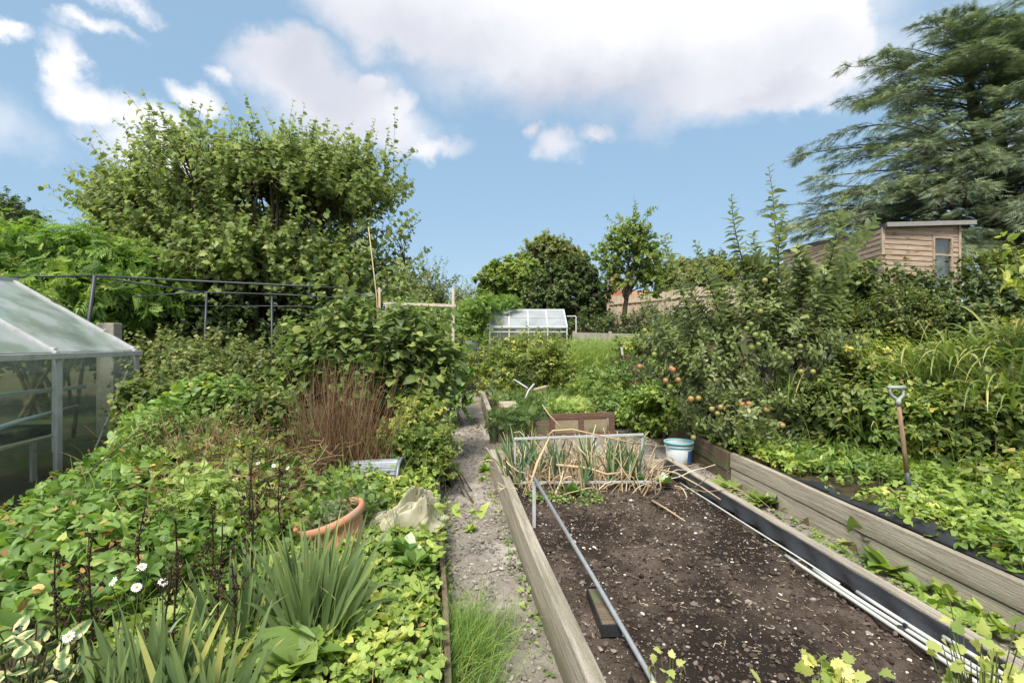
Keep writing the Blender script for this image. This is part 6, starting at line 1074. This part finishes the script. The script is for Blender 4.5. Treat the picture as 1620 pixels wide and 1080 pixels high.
# grass tuft on the path edge
c = Gp(722, 1040, .02); n = 1700; q = c + rng.normal(0, 1, (n, 3)) * [.11, .18, 0]; tag(blades('grass_tuft', q, norm(rng.normal(0, .38, (n, 3)) + [.25, 0, 1]), rng.uniform(.1, .27, n), .0045, rng.uniform(.5, 2.2, n), M['grass'], None, 6), 'long fine green grass tuft spilling over the path at the bottom', 'grass tuft')
c = Gp(800, 1020, .0); q = c + rng.normal(0, 1, (120, 3)) * [.14, .10, 0]; tag(blades('grass_tuft', q, norm(rng.normal(0, .7, (120, 3)) + [0, 0, .6]), rng.uniform(.08, .22, 120), .003, 1.6, M['grass'], None, 6), 'thin sparse grass creeping across the path near the board', 'grass tuft', None, 'stuff')
# runner leaves over the path at the net
for px, py, ln, lab in ((712, 800, .075, None),):
    pp = [P(664, 793, 3.65), P(690, 800, 3.6), P(720, 806, 3.55), P(745, 808, 3.5), P(764, 808, 3.5)]; r = thing('leafy_shoot', 'trailing leafy shoot reaching over the path beside the netting', 'shoot', tuple(pp[0])); b = MB(); b.tube(pp, .0028, 5); b.build('stem', M['stemgreen'], r)
    pos = np.array([pp[0], pp[1], pp[1], pp[2], pp[2], pp[3], pp[3], pp[4], pp[4], pp[3]]); leaves('leaves', pos, norm(rng.normal(0, .8, (10, 3)) + [.5, -.2, 0]), norm(rng.normal(0, .2, (10, 3)) + [0, -.5, 1]), .078, 'heart', M['straw_leaf'], r, rng.uniform(.3, .8, 10), .8)
# leaves coming into the frame at the bottom
def celery(px, py, d, n, s_, lab, sx=.06, sz=.05):
    c = P(px, py, d); n *= 2; s_ *= .62; p = c + rng.normal(0, 1, (n, 3)) * [sx, .05, sz]; g_ = np.array([c[0], c[1] + .02, SL * c[1] + .16]); r = thing('lovage_plant', lab, 'plant', tuple(g_)); leaves('leaves', p, rdir(n, .4), norm(rng.normal(0, .4, (n, 3)) + [0, -.5, .8]), s_, 'lobed', M['celery'], r, rng.uniform(.1, 1, n), 1.1); mk('stems', *tubes(curves(np.tile(g_, (n, 1)), p, 5, wob=.04), .0016, 5)[:2], M['stemgreen'], r)
celery(1310, 1065, 1.6, 12, .075, 'pale yellow-green lobed leaves at the bottom centre of the compost', .07, .04); celery(1345, 1085, 1.6, 9, .07, 'lowest pale lobed leaves at the bottom edge beside their twin', .06, .03); celery(1570, 1045, 1.5, 15, .075, 'pale lobed leaves in the bottom right corner over the pipes', .07, .055); celery(1055, 1065, 1.7, 7, .05, 'small fresh green seedling leaves beside the metal pole', .05, .03); celery(1615, 1075, 1.5, 9, .07, 'pale lobed leaves at the extreme bottom right corner', .05, .04)
# ---- cedar
def cedar():
    dC = 22.0; base = gb(1575, dC); base[2] -= .3; root = thing('cedar_tree', 'huge blue-green cedar with layered drooping branches filling the upper right', 'tree', tuple(base)); H_ = 12.8
    tx = np.array([base[0], base[1], base[2]]); b = MB(); b.tube([tx, tx + [.2, 0, H_ * .5], tx + [.0, 0, H_ * .98]], [[.55, .32, .05]], 12); b.tube([tx + [.1, 0, 4], tx + [-1.2, -.3, 9], tx + [-2.0, -.5, H_ * .97]], [[.3, .2, .04]], 9)
    nL = 235; hz = np.sort(rng.uniform(.10, .99, nL)); az = rng.uniform(0, 6.283, nL); uu = rng.random(nL); az = np.where(uu < .3, rng.normal(3.5, .6, nL), az); az = np.where(uu > .72, rng.normal(4.6, .6, nL), az); Lm = (9.8 * (1 - hz) ** .56 + .5) * rng.uniform(.7, 1.12, nL); Lm = Lm * (1 - .5 * np.clip(-np.sin(az), 0, 1) * np.clip(hz * 1.6 - .2, 0, 1))
    sd2 = (rng.random(nL) < .4) * np.maximum(0, hz - .35); p0 = tx + np.column_stack([-3.1 * sd2, -.8 * sd2, hz * H_ * .98]); el = .08 + .42 * hz ** 2; p1 = p0 + np.column_stack([np.cos(az) * np.cos(el), np.sin(az) * np.cos(el), np.sin(el)]) * Lm[:, None]
    C = curves(p0, p1, 12, sag=.10, wob=.05); b.add(*tubes(C, (.08 * np.linspace(1, .1, 12))[None] * (Lm / 8)[:, None], 5)[:2])
    S, Dn, Ln_, Rn = [], [], [], []; tw = []
    for i in range(nL):
        m = int(30 * Lm[i] / 8) + 10; t = rng.uniform(.12, 1, m) ** .75; k = np.minimum((t * 11).astype(int), 10); f = (t * 11 - k)[:, None]; p = C[i, k] * (1 - f) + C[i, k + 1] * f; ax = norm(C[i, k + 1] - C[i, k]); sd = norm(np.cross(ax, [0, 0, 1.])) * rng.choice([-1, 1], m)[:, None]
        bl = (1.9 * (1.12 - t) + .35) * rng.uniform(.6, 1.1, m) * (.5 + Lm[i] / 16); d = norm(sd + ax * rng.uniform(.5, 1.3, (m, 1)) + [0, 0, .05]); e = p + d * bl[:, None] - np.array([0, 0, 1.]) * (bl ** 1.4 * .22)[:, None]; tc_ = curves(p, e, 6, sag=.08, wob=.05); tw.append(tc_)
        for j in range(6): 
            for rep in range(3):
                a = rng.uniform(0, 1, m)[:, None]; q = tc_[:, j] if j == 5 else tc_[:, j] * (1 - a) + tc_[:, j + 1] * a
                dd = norm(norm(e - p) * .9 + rng.normal(0, .42, (m, 3)) * [1, 1, .4] + [0, 0, -.06]); S.append(q + rng.normal(0, .05, (m, 3))); Dn.append(dd); Ln_.append(rng.uniform(.20, .42, m)); Rn.append(np.clip(.18 + .5 * t * rng.uniform(.4, 1.2, m) + .10 * (j / 5) + rng.normal(0, .10) + rng.normal(0, .08, m), 0, 1))
    tw = np.concatenate(tw); b.add(*tubes(tw, .012, 3)[:2]); b.build('trunk', M['bark'], root, True)
    S, Dn, Ln_, Rn = map(np.concatenate, (S, Dn, Ln_, Rn)); leaves('crown', S, Dn, norm(rng.normal(0, .4, S.shape) + [0, 0, 1]), Ln_, 'spray', M['cedar'], root, Rn)
cedar()
woody('shrub', 'olive shrub in front of the higher pale fence behind the apple tree', 'shrub', gb(1185, 15), [Bl(1190, 470, 15, 46, 24), Bl(1150, 490, 15, 40, 22), Bl(1225, 478, 15, 30, 24)], 240, .3, 12, .09, 'oval', 'farolive', rad=.02, foliage_name='foliage', stem_name='stems')
woody('shrub', 'loose light green shrub screening the long side of the garden room', 'shrub', gb(1320, 11), [Bl(1300, 455, 11, 34, 18), Bl(1345, 440, 11, 22, 22), Bl(1265, 455, 11, 28, 16)], 90, .35, 12, .085, 'oval', 'midleaf', rad=.02, up=.8, foliage_name='foliage', stem_name='stems')
woody('tree', 'dark leafy bank at the far right beneath the cedar', 'shrub', gb(1580, 15), [Bl(1570, 425, 15.5, 60, 20), Bl(1640, 420, 15.5, 60, 30), Bl(1540, 430, 16, 40, 16)], 260, .3, 12, .11, 'dia', 'midleaf', rad=.03, foliage_name='foliage', stem_name='stems')
